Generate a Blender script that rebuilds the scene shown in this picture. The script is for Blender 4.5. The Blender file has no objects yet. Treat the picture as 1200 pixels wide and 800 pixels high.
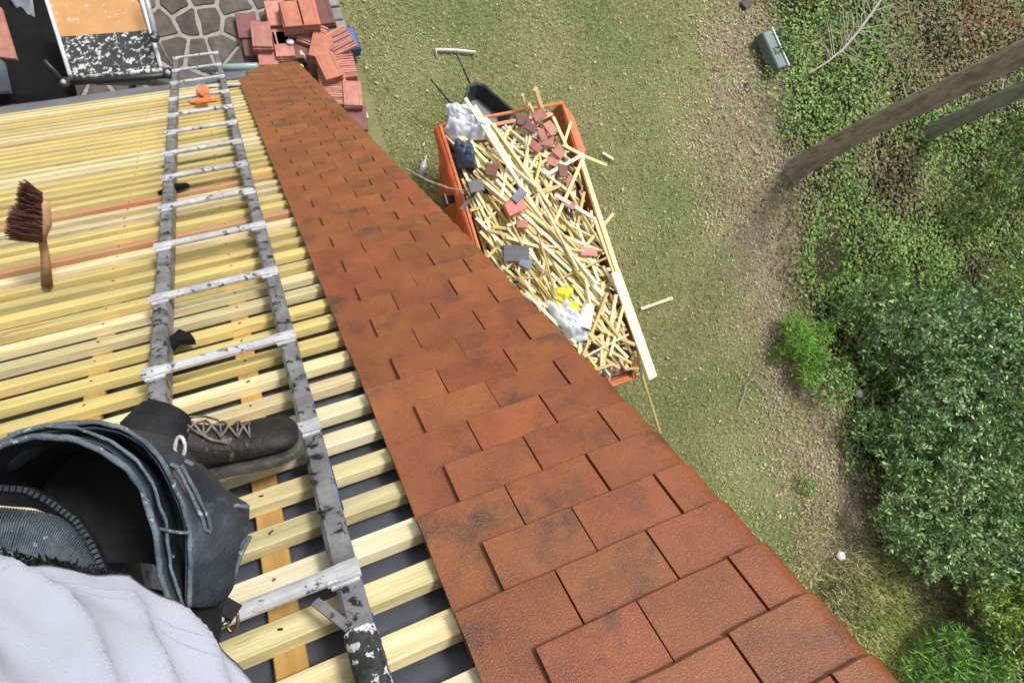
import bpy, math, random
import numpy as np
from mathutils import Vector, Matrix, Euler, noise
random.seed(7); rng = np.random.default_rng(7)
scn = bpy.context.scene
COL = scn.collection
rad = math.radians

# ------------------------------------------------------------------ camera
PITCH = rad(53)
cP, sP = math.cos(PITCH), math.sin(PITCH)
HX = Vector((1, 0, 0)); DS = Vector((0, cP, -sP)); OUT = Vector((0, sP, cP))   # roof axes: across, downslope, outward
CAM = Vector((-0.09322, 0.33532, 0.95281))
RT = Vector((0.91252, -0.29671, 0.28155)); DN = Vector((-0.27680, -0.95472, -0.10901)); FW = Vector((0.30114, 0.02154, -0.95334))
FPX = 738.0
GZ = CAM.z - 9.5                       # height of the garden
cd = bpy.data.cameras.new('camera'); cam = bpy.data.objects.new('camera', cd); COL.objects.link(cam)
cd.sensor_width = 36; cd.lens = FPX / 1200 * 36; cd.clip_start = 0.02; cd.clip_end = 1000
m3 = Matrix((RT, -DN, -FW)).transposed()
cam.matrix_world = Matrix.Translation(CAM) @ m3.to_4x4()
scn.camera = cam

# ------------------------------------------------------------------ world, sun, exposure
SUN_EL, SUN_AZ = rad(63), rad(55)      # azimuth measured from +Y towards +X
w = bpy.data.worlds.new('World'); scn.world = w; w.use_nodes = True
nt = w.node_tree; bg = nt.nodes['Background']
sky = nt.nodes.new('ShaderNodeTexSky'); sky.sky_type = 'NISHITA'; sky.sun_disc = False
sky.sun_elevation = SUN_EL; sky.sun_rotation = SUN_AZ; sky.air_density = 1.0; sky.dust_density = 4.0; sky.ozone_density = 0.6
hs_ = nt.nodes.new('ShaderNodeHueSaturation'); hs_.inputs['Saturation'].default_value = .35     # thin bright cloud
nt.links.new(sky.outputs[0], hs_.inputs['Color']); nt.links.new(hs_.outputs[0], bg.inputs[0]); bg.inputs[1].default_value = 0.115
sl = bpy.data.lights.new('sun', 'SUN'); sun = bpy.data.objects.new('sun', sl); COL.objects.link(sun)
sl.energy = 2.1; sl.angle = rad(11); sl.color = (1.0, 0.96, 0.9)
sd = Vector((math.sin(SUN_AZ) * math.cos(SUN_EL), math.cos(SUN_AZ) * math.cos(SUN_EL), math.sin(SUN_EL)))
sun.rotation_euler = (-sd).to_track_quat('-Z', 'Y').to_euler()
vs = scn.view_settings; vs.view_transform = 'Standard'; vs.look = 'None'; vs.exposure = 0.5; vs.gamma = 1; vs.use_curve_mapping = False

# ------------------------------------------------------------------ placing helpers
def ray(px, py): return (RT * ((px - 600) / FPX) + DN * ((py - 400) / FPX) + FW)
def gp(px, py, h=0.0):                 # point at height h above the garden
    d = ray(px, py); t = (GZ + h - CAM.z) / d.z; return CAM + d * t
def cp(px, py, dep): return CAM + ray(px, py) * dep
def W(x, v, h=0.0): return HX * x + DS * v + OUT * h      # roof coordinates to world
def rp(px, py, h=0.0):                 # point on the roof plane raised by h -> (x, v)
    d = ray(px, py); t = (h - CAM.dot(OUT)) / d.dot(OUT); p = CAM + d * t; return p.dot(HX), p.dot(DS)
ROOFM = Matrix((HX, DS, OUT)).transposed().to_4x4()

# ------------------------------------------------------------------ object helpers
class MB:
    def __init__(s): s.v = []; s.f = []; s.m = []
    def add(s, vs_, fs, mi=0):
        o = len(s.v); s.v += [tuple(p) for p in vs_]
        s.f += [tuple(i + o for i in f) for f in fs]; s.m += [mi] * len(fs)
    def box(s, c, d, M=None, mi=0, taper=1.0, bev=0.0):
        hx, hy, hz = d[0] / 2, d[1] / 2, d[2] / 2; c = Vector(c)
        if bev > 0:
            vs_ = []
            for z, t, b in ((-hz, 1, 0), (hz - bev, taper, 0), (hz, taper, bev)):
                for x, y in ((-1, -1), (1, -1), (1, 1), (-1, 1)):
                    vs_.append(Vector((x * (hx * t - b), y * (hy * t - b), z)) + c)
            fs = [(3, 2, 1, 0)]
            for r in (0, 4):
                for i in range(4): j = (i + 1) % 4; fs.append((r + i, r + j, r + 4 + j, r + 4 + i))
            fs.append((8, 9, 10, 11))
        else:
            vs_ = []
            for z, t in ((-hz, 1), (hz, taper)):
                for x, y in ((-1, -1), (1, -1), (1, 1), (-1, 1)): vs_.append(Vector((x * hx * t, y * hy * t, z)) + c)
            fs = [(3, 2, 1, 0), (4, 5, 6, 7), (0, 1, 5, 4), (1, 2, 6, 5), (2, 3, 7, 6), (3, 0, 4, 7)]
        if M is not None: vs_ = [M @ v for v in vs_]
        s.add(vs_, fs, mi)
    def bar(s, a, b, wd, th, up=Vector((0, 0, 1)), mi=0, bev=0.0):     # beam from a to b
        a = Vector(a); b = Vector(b); d = b - a; L = d.length; x = d.normalized()
        z = (up - x * up.dot(x)); z = z.normalized() if z.length > 1e-4 else x.orthogonal().normalized()
        y = z.cross(x); M = Matrix((x, y, z)).transposed().to_4x4(); M.translation = (a + b) / 2
        s.box((0, 0, 0), (L, wd, th), M, mi, bev=bev)
    def tube(s, pts, r, n=8, cap=True, mi=0):
        pts = [Vector(p) for p in pts]; rs = r if isinstance(r, (list, tuple)) else [r] * len(pts)
        vs_, fs = [], []; prev = None
        for i, p in enumerate(pts):
            t = (pts[min(i + 1, len(pts) - 1)] - pts[max(i - 1, 0)]).normalized()
            if prev is None: u = t.orthogonal().normalized()
            else: u = (prev - t * prev.dot(t)).normalized()
            prev = u; q = t.cross(u)
            for k in range(n):
                a = 2 * math.pi * k / n; vs_.append(p + (u * math.cos(a) + q * math.sin(a)) * rs[i])
        for i in range(len(pts) - 1):
            for k in range(n):
                j = (k + 1) % n; fs.append((i * n + k, i * n + j, (i + 1) * n + j, (i + 1) * n + k))
        if cap: fs.append(tuple(range(n))[::-1]); fs.append(tuple(range((len(pts) - 1) * n, len(pts) * n)))
        s.add(vs_, fs, mi)
    def mesh(s, name, mats, smooth=False):
        me = bpy.data.meshes.new(name); me.from_pydata(s.v, [], s.f)
        for m in (mats if isinstance(mats, (list, tuple)) else [mats]): me.materials.append(m)
        if any(s.m): me.polygons.foreach_set('material_index', s.m)
        if smooth: me.polygons.foreach_set('use_smooth', [True] * len(me.polygons))
        me.update(); return me
    def build(s, name, mats, parent=None, smooth=False, world=None):
        return link(name, s.mesh(name, mats, smooth), parent, world)
def link(name, data, parent=None, world=None):
    o = bpy.data.objects.new(name, data); COL.objects.link(o)
    wm = world if world is not None else Matrix.Identity(4)
    if parent is not None: o.parent = parent; o.matrix_basis = PW[parent.name].inverted() @ wm
    else: o.matrix_basis = wm
    PW[o.name] = wm.copy(); return o
PW = {}
def tag(o, label=None, cat=None, group=None, kind=None):
    if label: o['label'] = label
    if cat: o['category'] = cat
    if group: o['group'] = group
    if kind: o['kind'] = kind
    return o
def thing(name, label, cat, loc=(0, 0, 0), group=None, rot=None):
    M = Matrix.Translation(Vector(loc))
    if rot is not None: M = M @ rot.to_4x4()
    return tag(link(name, None, None, M), label, cat, group)
def local_mesh(name, mb, mats, parent=None, smooth=False):            # puts the origin at the mesh's own base
    vs_ = np.array([tuple(v) for v in mb.v]); c = (vs_.min(0) + vs_.max(0)) / 2; c[2] = vs_[:, 2].min()
    mb.v = [tuple(v) for v in (vs_ - c)]
    return mb.build(name, mats, parent, smooth, Matrix.Translation(Vector(c)))

# ------------------------------------------------------------------ materials
def mat(name, base, rough=0.7, var=None, scale=8.0, bump=0.0, bscale=40.0, metal=0.0, spec=0.5, rnd=0.0, stretch=None,
        spots=None, sscale=30.0, sthr=0.62, detail=5.0, island=False, coat=0.0, world=False, fac=(0.35, 0.65), sheen=0.0, rvar=0.0, ssoft=0.05, grit=None, gscale=420.0):
    m = bpy.data.materials.new(name); m.use_nodes = True; n = m.node_tree; N = n.nodes; L = n.links
    b = N['Principled BSDF']
    b.inputs['Roughness'].default_value = rough; b.inputs['Metallic'].default_value = metal
    b.inputs['Specular IOR Level'].default_value = spec; b.inputs['Coat Weight'].default_value = coat
    b.inputs['Coat Roughness'].default_value = 0.25; b.inputs['Sheen Weight'].default_value = sheen
    tc = N.new('ShaderNodeTexCoord'); oi = N.new('ShaderNodeObjectInfo')
    vec = tc.outputs['Object']
    off = N.new('ShaderNodeVectorMath'); off.operation = 'ADD'
    mul = N.new('ShaderNodeMath'); mul.operation = 'MULTIPLY'; mul.inputs[1].default_value = 0.0 if world else 57.0
    L.new(oi.outputs['Random'], mul.inputs[0]); L.new(vec, off.inputs[0]); L.new(mul.outputs[0], off.inputs[1]); vec = off.outputs[0]
    if stretch:
        mp = N.new('ShaderNodeMapping'); mp.inputs['Scale'].default_value = stretch; L.new(vec, mp.inputs[0]); vec = mp.outputs[0]
    def noise_(sc, dt=detail, ro=0.6):
        t = N.new('ShaderNodeTexNoise'); t.inputs['Scale'].default_value = sc; t.inputs['Detail'].default_value = dt
        t.inputs['Roughness'].default_value = ro; L.new(vec, t.inputs['Vector']); return t.outputs['Fac']
    def ramp(src, a, c):
        r = N.new('ShaderNodeMapRange'); r.inputs[1].default_value = a; r.inputs[2].default_value = c; L.new(src, r.inputs[0]); return r.outputs[0]
    def mix(f, a, c):
        x = N.new('ShaderNodeMix'); x.data_type = 'RGBA'
        if f is not None: L.new(f, x.inputs[0])
        for i, q in ((6, a), (7, c)):
            if isinstance(q, tuple): x.inputs[i].default_value = (*q, 1)
            else: L.new(q, x.inputs[i])
        return x.outputs[2]
    colr = base
    if var is not None: colr = mix(ramp(noise_(scale), *fac), base, var)
    if spots is not None:
        colr = mix(ramp(noise_(sscale, 4, 0.7), sthr, sthr + ssoft), colr, spots)
    if grit is not None: colr = mix(ramp(noise_(gscale, 2, .8), .56, .66), colr, grit)
    if rnd > 0 or island:
        hs = N.new('ShaderNodeHueSaturation')
        src = oi.outputs['Random']
        if island:
            g = N.new('ShaderNodeNewGeometry'); src = g.outputs['Random Per Island']
        r = N.new('ShaderNodeMapRange'); r.inputs[3].default_value = 1 - rnd; r.inputs[4].default_value = 1 + rnd; L.new(src, r.inputs[0]); L.new(r.outputs[0], hs.inputs['Value'])
        r2 = N.new('ShaderNodeMath'); r2.operation = 'FRACT'; r3 = N.new('ShaderNodeMath'); r3.operation = 'MULTIPLY'; r3.inputs[1].default_value = 7.31
        L.new(src, r3.inputs[0]); L.new(r3.outputs[0], r2.inputs[0])
        r4 = N.new('ShaderNodeMapRange'); r4.inputs[3].default_value = 0.5 - rnd * 0.05; r4.inputs[4].default_value = 0.5 + rnd * 0.05
        L.new(r2.outputs[0], r4.inputs[0]); L.new(r4.outputs[0], hs.inputs['Hue'])
        if isinstance(colr, tuple): hs.inputs['Color'].default_value = (*colr, 1)
        else: L.new(colr, hs.inputs['Color'])
        colr = hs.outputs[0]
    if isinstance(colr, tuple): b.inputs['Base Color'].default_value = (*colr, 1)
    else: L.new(colr, b.inputs['Base Color'])
    if rvar > 0:
        r = N.new('ShaderNodeMapRange'); r.inputs[1].default_value = .3; r.inputs[2].default_value = .7
        r.inputs[3].default_value = rough - rvar; r.inputs[4].default_value = rough + rvar; L.new(noise_(scale * 1.7), r.inputs[0]); L.new(r.outputs[0], b.inputs['Roughness'])
    if bump > 0:
        bp = N.new('ShaderNodeBump'); bp.inputs['Strength'].default_value = 1.0; bp.inputs['Distance'].default_value = bump
        L.new(noise_(bscale, 3, 0.65), bp.inputs['Height']); L.new(bp.outputs[0], b.inputs['Normal'])
    m['h'] = 1
    return m

M_tile = mat('clay_tile', (0.275, 0.082, 0.026), .33, (0.190, 0.052, 0.020), 9, bump=.0014, bscale=420, rnd=.13, spots=(0.075, 0.034, 0.026), sscale=8.5, sthr=.53, ssoft=.20, rvar=.12, spec=.6, grit=(0.33, 0.13, 0.065))
M_wood = mat('sawn_pine', (0.74, 0.63, 0.37), .65, (0.50, 0.42, 0.21), 8, bump=.0018, bscale=60, stretch=(0.35, 6, 6), rnd=.24, spots=(0.38, 0.24, 0.10), sscale=12, sthr=.64)
M_wood_y = mat('treated_pine', (0.68, 0.51, 0.18), .7, (0.42, 0.36, 0.15), 5, bump=.0012, bscale=60, stretch=(0.35, 5, 5), rnd=.14, spots=(0.30, 0.20, 0.07), sscale=7, sthr=.64)
M_wood_p = mat('pale_pine', (0.78, 0.72, 0.53), .65, (0.64, 0.55, 0.32), 7, bump=.0014, bscale=60, stretch=(0.35, 5, 5), rnd=.08, spots=(0.35, 0.24, 0.10), sscale=7, sthr=.68)
M_wood_r = mat('red_stained_pine', (0.52, 0.20, 0.10), .65, (0.50, 0.33, 0.15), 4, bump=.001, bscale=60, stretch=(0.6, 5, 5), rnd=.08)
M_counter = mat('counter_batten_pine', (0.50, 0.31, 0.09), .7, (0.38, 0.22, 0.06), 6, bump=.001, bscale=60, stretch=(5, .4, 5), rnd=.1, spots=(0.16, 0.08, 0.03), sscale=9, sthr=.66)
M_under = mat('roof_underlay', (0.085, 0.095, 0.120), .5, (0.060, 0.066, 0.083), 6, bump=.006, bscale=9, spots=(0.16, 0.17, 0.19), sscale=16, sthr=.70, rvar=.1)
M_alu = mat('worn_aluminium', (0.62, 0.63, 0.66), .45, (0.40, 0.41, 0.44), 14, bump=.0012, bscale=120, metal=.2, spots=(0.09, 0.09, 0.095), sscale=34, sthr=.58, rnd=.05)
M_alu_d = mat('dirty_aluminium', (0.27, 0.275, 0.295), .5, (0.13, 0.13, 0.145), 17, bump=.002, bscale=90, metal=.2, spots=(0.014, 0.014, 0.017), sscale=34, sthr=.55)
M_lead = mat('grey_flashing', (0.17, 0.19, 0.23), .5, (0.11, 0.12, 0.15), 5, bump=.004, bscale=12)
M_white = mat('white_plastic', (0.72, 0.74, 0.76), .4, (0.60, 0.62, 0.65), 6, bump=.001, bscale=30)
M_teal = mat('pale_teal_plastic', (0.30, 0.42, 0.42), .35, (0.22, 0.30, 0.31), 6)
M_black = mat('black_felt_and_shade', (0.008, 0.008, 0.009), .9, (0.012, 0.012, 0.013), 6, spec=.1, bump=.004, bscale=9)  # felt scraps, and the shade painted in left of the hoist
M_rubber = mat('black_rubber', (0.02, 0.02, 0.022), .7, bump=.001)
M_mortar = mat('mortar_splashed_mat', (0.035, 0.037, 0.042), .8, (0.06, 0.06, 0.065), 20, bump=.003, bscale=60, spots=(0.60, 0.60, 0.58), sscale=20, sthr=.54, ssoft=.03)
M_mortar2 = mat('mortar_caked_tube', (0.05, 0.052, 0.056), .8, (0.10, 0.10, 0.10), 20, bump=.006, bscale=40, spots=(0.62, 0.62, 0.60), sscale=20, sthr=.47)
M_ply = mat('tan_plywood', (0.60, 0.33, 0.13), .7, (0.52, 0.27, 0.10), 6, bump=.001, spots=(0.62, 0.56, 0.48), sscale=11, sthr=.57, ssoft=.12)
M_oldtile = mat('old_pink_tile', (0.52, 0.235, 0.18), .85, (0.40, 0.17, 0.135), 9, bump=.002, bscale=60, rnd=.22, spots=(0.46, 0.31, 0.26), sscale=11, sthr=.57, ssoft=.2)
M_oldtile_o = mat('orange_red_tile', (0.52, 0.20, 0.125), .85, (0.40, 0.15, 0.10), 9, bump=.002, bscale=60, rnd=.1)
M_oldtile_d = mat('mauve_tile', (0.22, 0.10, 0.088), .85, (0.16, 0.08, 0.07), 9, bump=.002, bscale=60, rnd=.2)
M_stone = mat('slate_paving', (0.055, 0.045, 0.040), .8, (0.11, 0.088, 0.075), 6, bump=.006, bscale=14, rnd=.25)
M_joint = mat('mortar_joint', (0.34, 0.31, 0.28), .9, (0.26, 0.235, 0.21), 12, bump=.004, bscale=30)
M_sett = mat('grey_sett', (0.28, 0.27, 0.26), .85, (0.2, 0.19, 0.18), 12, bump=.004, bscale=30, rnd=.15)
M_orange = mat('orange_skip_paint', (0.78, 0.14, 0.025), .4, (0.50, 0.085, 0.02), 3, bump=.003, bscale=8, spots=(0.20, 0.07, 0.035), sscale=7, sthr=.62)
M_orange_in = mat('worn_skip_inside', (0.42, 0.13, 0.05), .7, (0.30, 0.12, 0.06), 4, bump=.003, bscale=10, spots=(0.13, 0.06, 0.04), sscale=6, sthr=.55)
M_rust = mat('skip_rim_steel', (0.72, 0.22, 0.08), .6, (0.50, 0.15, 0.06), 6, spots=(0.16, 0.06, 0.035), sscale=9, sthr=.62)
M_sheet = mat('crumpled_white_sheet', (0.68, 0.71, 0.76), .45, (0.55, 0.59, 0.66), 5, bump=.01, bscale=9)
M_bluebag = mat('blue_black_bag', (0.05, 0.075, 0.13), .4, (0.03, 0.045, 0.08), 6, bump=.01, bscale=10)
M_slate = mat('dark_slate', (0.065, 0.070, 0.080), .6, (0.09, 0.10, 0.115), 8, bump=.002, rnd=.3)
M_slate_b = mat('blue_grey_slate', (0.16, 0.19, 0.25), .6, (0.12, 0.14, 0.18), 8)
M_red = mat('red_plastic', (0.75, 0.06, 0.03), .4, (0.62, 0.05, 0.03), 6)
M_yel = mat('yellow_plastic', (0.80, 0.72, 0.05), .45, (0.7, 0.6, 0.05), 9, bump=.01, bscale=12)
M_rubble = mat('rubble', (0.30, 0.20, 0.15), .9, (0.13, 0.09, 0.075), 9, bump=.02, bscale=20, spots=(0.5, 0.45, 0.38), sscale=18, sthr=.6)
M_blue = mat('blue_plastic', (0.035, 0.09, 0.30), .5, (0.03, 0.07, 0.22), 5)
M_barrow = mat('black_barrow_tray', (0.035, 0.042, 0.045), .45, (0.06, 0.07, 0.07), 5, spots=(0.17, 0.18, 0.16), sscale=7, sthr=.6)
M_blackmetal = mat('black_metal', (0.02, 0.022, 0.025), .45)
M_brick = mat('house_wall_render', (0.42, 0.38, 0.33), .9, (0.36, 0.32, 0.28), 3, bump=.004)
M_grn = mat('grey_green_plastic', (0.13, 0.19, 0.18), .45, (0.10, 0.15, 0.15), 3)
M_bark = mat('pine_bark', (0.25, 0.20, 0.155), .95, (0.46, 0.39, 0.32), 13, bump=.06, bscale=22, stretch=(1, 1, .22), spots=(0.50, 0.43, 0.37), sscale=24, sthr=.60, detail=8)
M_bark_m = mat('mossy_bark', (0.20, 0.205, 0.14), .95, (0.34, 0.335, 0.26), 12, bump=.05, bscale=20, stretch=(1, 1, .25), spots=(0.42, 0.42, 0.34), sscale=20, sthr=.62)
M_twig = mat('bare_pale_wood', (0.42, 0.37, 0.31), .85, (0.30, 0.26, 0.21), 12)
M_brown = mat('brown_bristle', (0.075, 0.028, 0.018), .8, (0.11, 0.045, 0.028), 60, rnd=.3, island=True)
M_handle = mat('brown_wood_handle', (0.50, 0.30, 0.17), .7, (0.36, 0.20, 0.11), 9, stretch=(4, 4, .6))
M_rag = mat('orange_rag', (0.85, 0.20, 0.04), .8, (0.70, 0.14, 0.03), 12, bump=.006, bscale=25, sheen=.3)

def leafmat(name, a, b_, rough=.55, rnd=.35, sc=1.2, trans=.25):
    m = mat(name, a, rough, b_, sc, rnd=rnd, island=True, world=True, spec=.4)
    return m
M_lawn = leafmat('lawn_blade', (0.24, 0.32, 0.090), (0.42, 0.40, 0.19), .7, .30, .8)
M_ivy = leafmat('ground_cover_leaf', (0.13, 0.255, 0.042), (0.20, 0.275, 0.075), .65, .6, .5)
M_ivy2 = leafmat('brown_ground_leaf', (0.20, 0.155, 0.08), (0.17, 0.20, 0.075), .7, .5, .9)
M_litter = leafmat('dry_leaf_litter', (0.27, 0.205, 0.125), (0.44, 0.375, 0.255), .8, .6, 1.5)
M_rusty = leafmat('rust_brown_leaf', (0.26, 0.145, 0.075), (0.17, 0.10, 0.055), .8, .4, 1.5)
M_laurel = leafmat('grey_green_leaf', (0.085, 0.185, 0.048), (0.27, 0.39, 0.19), .42, .7, 1.1)
M_laurel2 = leafmat('mid_green_leaf', (0.15, 0.29, 0.060), (0.40, 0.52, 0.26), .45, .7, 1.3)
M_fern = leafmat('bright_green_frond', (0.15, 0.36, 0.035), (0.20, 0.40, 0.05), .6, .3, 2)
M_fernd = leafmat('deep_green_frond', (0.085, 0.21, 0.04), (0.12, 0.25, 0.05), .6, .35, 2)
M_yelleaf = leafmat('yellow_green_leaf', (0.34, 0.42, 0.06), (0.20, 0.29, 0.05), .5, .4, 1.5)
M_straw = leafmat('dry_straw_grass', (0.58, 0.53, 0.30), (0.46, 0.46, 0.19), .8, .3, 1.4)
M_needle = leafmat('pine_needle', (0.03, 0.06, 0.02), (0.045, 0.075, 0.025), .6, .4, 1.5)

# ------------------------------------------------------------------ the ground
def pl_x(y, pts):                       # polyline x as a function of world y
    ys = np.array([p[1] for p in pts]); xs = np.array([p[0] for p in pts]); o = np.argsort(ys); return np.interp(y, ys[o], xs[o])
LAWN_EDGE = [tuple(gp(*q)[:2]) for q in ((830, 0), (805, 90), (800, 170), (815, 260), (842, 350), (872, 440), (900, 540), (925, 610), (975, 680), (1010, 740), (1060, 800))]
COVER_EDGE = [tuple(gp(*q)[:2]) for q in ((900, -30), (905, 60), (905, 130), (925, 210), (922, 280), (925, 350), (935, 400), (985, 480), (1010, 560), (1040, 640), (1065, 690), (1100, 760))]
def vnoise(x, y, s, seed=0.0):
    return np.array([noise.noise((a * s + seed, b * s + seed * .7, seed)) for a, b in zip(x, y)])
def ground():
    xs = np.concatenate([[-300, -80, -20], np.arange(-6, 24.01, .25), [40, 100, 300]])
    ys = np.concatenate([[-300, -80, -25], np.arange(-15, 14.01, .25), [30, 100, 300]])
    X, Y = np.meshgrid(xs, ys); x = X.ravel(); y = Y.ravel()
    le = pl_x(y, LAWN_EDGE); ce = pl_x(y, COVER_EDGE)
    nz = vnoise(x, y, 1.1, 3) * .55
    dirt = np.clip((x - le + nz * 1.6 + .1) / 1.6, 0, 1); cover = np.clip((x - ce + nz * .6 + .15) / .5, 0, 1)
    z = np.where((abs(x) < 30) & (abs(y) < 30), vnoise(x, y, .5, 9) * .04, 0) + GZ
    me = bpy.data.meshes.new('ground'); nx = len(xs); ny = len(ys)
    fs = [(j * nx + i, j * nx + i + 1, (j + 1) * nx + i + 1, (j + 1) * nx + i) for j in range(ny - 1) for i in range(nx - 1)]
    me.from_pydata(list(zip(x, y, z)), [], fs)
    a = me.color_attributes.new('zone', 'FLOAT_COLOR', 'POINT')
    a.data.foreach_set('color', np.c_[dirt, cover, np.zeros_like(x), np.ones_like(x)].ravel().astype(np.float32))
    me.polygons.foreach_set('use_smooth', [True] * len(me.polygons))
    m = bpy.data.materials.new('garden_ground'); m.use_nodes = True; N = m.node_tree.nodes; L = m.node_tree.links; b = N['Principled BSDF']
    b.inputs['Roughness'].default_value = .95; b.inputs['Specular IOR Level'].default_value = .2
    tc = N.new('ShaderNodeTexCoord'); at = N.new('ShaderNodeAttribute'); at.attribute_name = 'zone'; sp = N.new('ShaderNodeSeparateColor'); L.new(at.outputs['Color'], sp.inputs[0])
    def nz_(s, d=6, r=.65):
        t = N.new('ShaderNodeTexNoise'); t.inputs['Scale'].default_value = s; t.inputs['Detail'].default_value = d; t.inputs['Roughness'].default_value = r; L.new(tc.outputs['Object'], t.inputs['Vector']); return t.outputs['Fac']
    def rg(s, a_, c_):
        r = N.new('ShaderNodeMapRange'); r.inputs[1].default_value = a_; r.inputs[2].default_value = c_; L.new(s, r.inputs[0]); return r.outputs[0]
    def mx(f, a_, c_):
        q = N.new('ShaderNodeMix'); q.data_type = 'RGBA'; L.new(f, q.inputs[0])
        for i, k in ((6, a_), (7, c_)):
            if isinstance(k, tuple): q.inputs[i].default_value = (*k, 1)
            else: L.new(k, q.inputs[i])
        return q.outputs[2]
    big = rg(nz_(.55, 5, .6), .38, .62); fine = rg(nz_(22, 4, .8), .3, .7); mid = rg(nz_(3.2, 5, .7), .35, .65)
    lawn = mx(big, (0.165, 0.215, 0.070), (0.33, 0.30, 0.165)); lawn = mx(mid, lawn, (0.20, 0.235, 0.090)); lawn = mx(rg(nz_(30, 3, .8), .55, .7), lawn, (0.30, 0.28, 0.15))
    dirt_ = mx(fine, (0.22, 0.175, 0.115), (0.40, 0.335, 0.24)); dirt_ = mx(mid, dirt_, (0.29, 0.245, 0.165))
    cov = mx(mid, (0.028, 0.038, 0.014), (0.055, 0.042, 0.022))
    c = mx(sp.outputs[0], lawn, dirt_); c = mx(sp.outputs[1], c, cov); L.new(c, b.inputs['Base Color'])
    bp = N.new('ShaderNodeBump'); bp.inputs['Distance'].default_value = .03; L.new(nz_(30, 4, .8), bp.inputs['Height']); L.new(bp.outputs[0], b.inputs['Normal'])
    me.materials.append(m)
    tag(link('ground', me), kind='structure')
ground()
def gz(x, y): return GZ + noise.noise((x * .5 + 9, y * .5 + 6.3, 9)) * .04

# ------------------------------------------------------------------ scatter of small leaf faces
def leaves(name, P, S, mats, label=None, cat=None, kind='stuff', parent=None, up=0.5, asp=.55, mi=None, group=None, dirs=None, fold=True):
    """one mesh of leaf shaped faces: P centres, S sizes"""
    n = len(P); P = np.asarray(P, float); S = np.asarray(S, float).reshape(-1, 1)
    if dirs is None:
        th = rng.uniform(0, 2 * np.pi, n); d = np.c_[np.cos(th), np.sin(th), rng.normal(0, .35, n)]
    else: d = np.asarray(dirs, float)
    d /= np.linalg.norm(d, axis=1, keepdims=True)
    nn = np.c_[rng.normal(0, 1 - up, n), rng.normal(0, 1 - up, n), np.full(n, max(up, .05))]
    s_ = np.cross(nn, d); s_ /= (np.linalg.norm(s_, axis=1, keepdims=True) + 1e-9); nr = np.cross(d, s_)
    a = P - d * S * .5; e = P + d * S * .5; l = P + s_ * S * asp * .5 - nr * S * .06; r = P - s_ * S * asp * .5 - nr * S * .06
    V = np.stack([a, r, e, l], 1).reshape(-1, 3).astype(np.float32)
    if fold: F = (np.arange(n)[:, None] * 4 + np.array([[0, 1, 2, 0, 2, 3]])).reshape(-1); k = 3
    else: F = (np.arange(n * 4)); k = 4
    me = bpy.data.meshes.new(name); nf = len(F) // k
    me.vertices.add(len(V)); me.vertices.foreach_set('co', V.ravel()); me.loops.add(len(F)); me.loops.foreach_set('vertex_index', F.astype(np.int32))
    me.polygons.add(nf); me.polygons.foreach_set('loop_start', (np.arange(nf) * k).astype(np.int32)); me.polygons.foreach_set('loop_total', np.full(nf, k, np.int32))
    for m in (mats if isinstance(mats, (list, tuple)) else [mats]): me.materials.append(m)
    if mi is not None: me.polygons.foreach_set('material_index', np.repeat(np.asarray(mi, np.int32), nf // n))
    me.update(calc_edges=True)
    o = link(name, me, parent)
    return tag(o, label, cat, group, kind)
def uni(n, x0, x1, y0, y1): return rng.uniform(x0, x1, n), rng.uniform(y0, y1, n)
def in_view(x, y, z=None, m=60):
    z = np.full_like(x, GZ) if z is None else z
    d = np.c_[x - CAM.x, y - CAM.y, z - CAM.z]; a = d @ np.array(RT); b = d @ np.array(DN); c = d @ np.array(FW)
    u = 600 + FPX * a / c; v = 400 + FPX * b / c
    return (u > -m) & (u < 1200 + m) & (v > -m) & (v < 800 + m), u, v
def grass():
    x, y = uni(330000, 1.9, 11, -9, 8); ok, u, v = in_view(x, y); le = pl_x(y, LAWN_EDGE)
    p = 1 / (1 + np.exp((x - le - .3 + rng.normal(0, .7, len(x)) + vnoise(x, y, .8, 41) * 1.2) * 2.2))
    ok &= rng.random(len(x)) < p; x, y = x[ok], y[ok]
    n = len(x); h = rng.uniform(.012, .045, n)
    th = rng.uniform(0, 2 * np.pi, n); d = np.c_[np.cos(th), np.sin(th), rng.uniform(.2, 1.6, n)]
    P = np.c_[x, y, GZ + .012 + h * .5]
    mi = (vnoise(x[::1] if n < 1 else x, y, .9, 4) + rng.normal(0, .25, n) > .12).astype(int)
    leaves('lawn_grass', P, h * 1.5, [M_lawn, M_straw], 'short patchy green and straw coloured lawn grass below the roof', 'grass', dirs=d, up=.5, asp=.22, mi=mi, fold=False)
    # dry litter
    x, y = uni(90000, 5.5, 13, -10, 8); ok, u, v = in_view(x, y); le = pl_x(y, LAWN_EDGE); ce = pl_x(y, COVER_EDGE)
    t = (x - le) / np.maximum(ce - le, .3); nz = rng.normal(0, .30, len(x)) + vnoise(x, y, .9, 31) * .5; ok &= (t + nz > .05) & (t + nz < 1.12); x, y = x[ok], y[ok]; n = len(x)
    leaves('leaf_litter', np.c_[x, y, GZ + rng.uniform(.01, .05, n)], rng.uniform(.02, .065, n), M_litter, 'brown dry leaf litter strip between the lawn and the ivy', 'leaf litter', up=.75)
    # fallen pale leaves and chips on lawn
    x, y = uni(1100, 1.9, 9, -7, 7); n = len(x)
    leaves('fallen_leaves', np.c_[x, y, GZ + .05 + 0 * x], rng.uniform(.025, .085, n), M_litter, 'scattered pale fallen leaves and wood chips on the lawn', 'leaves', up=.9)
grass()
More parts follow.
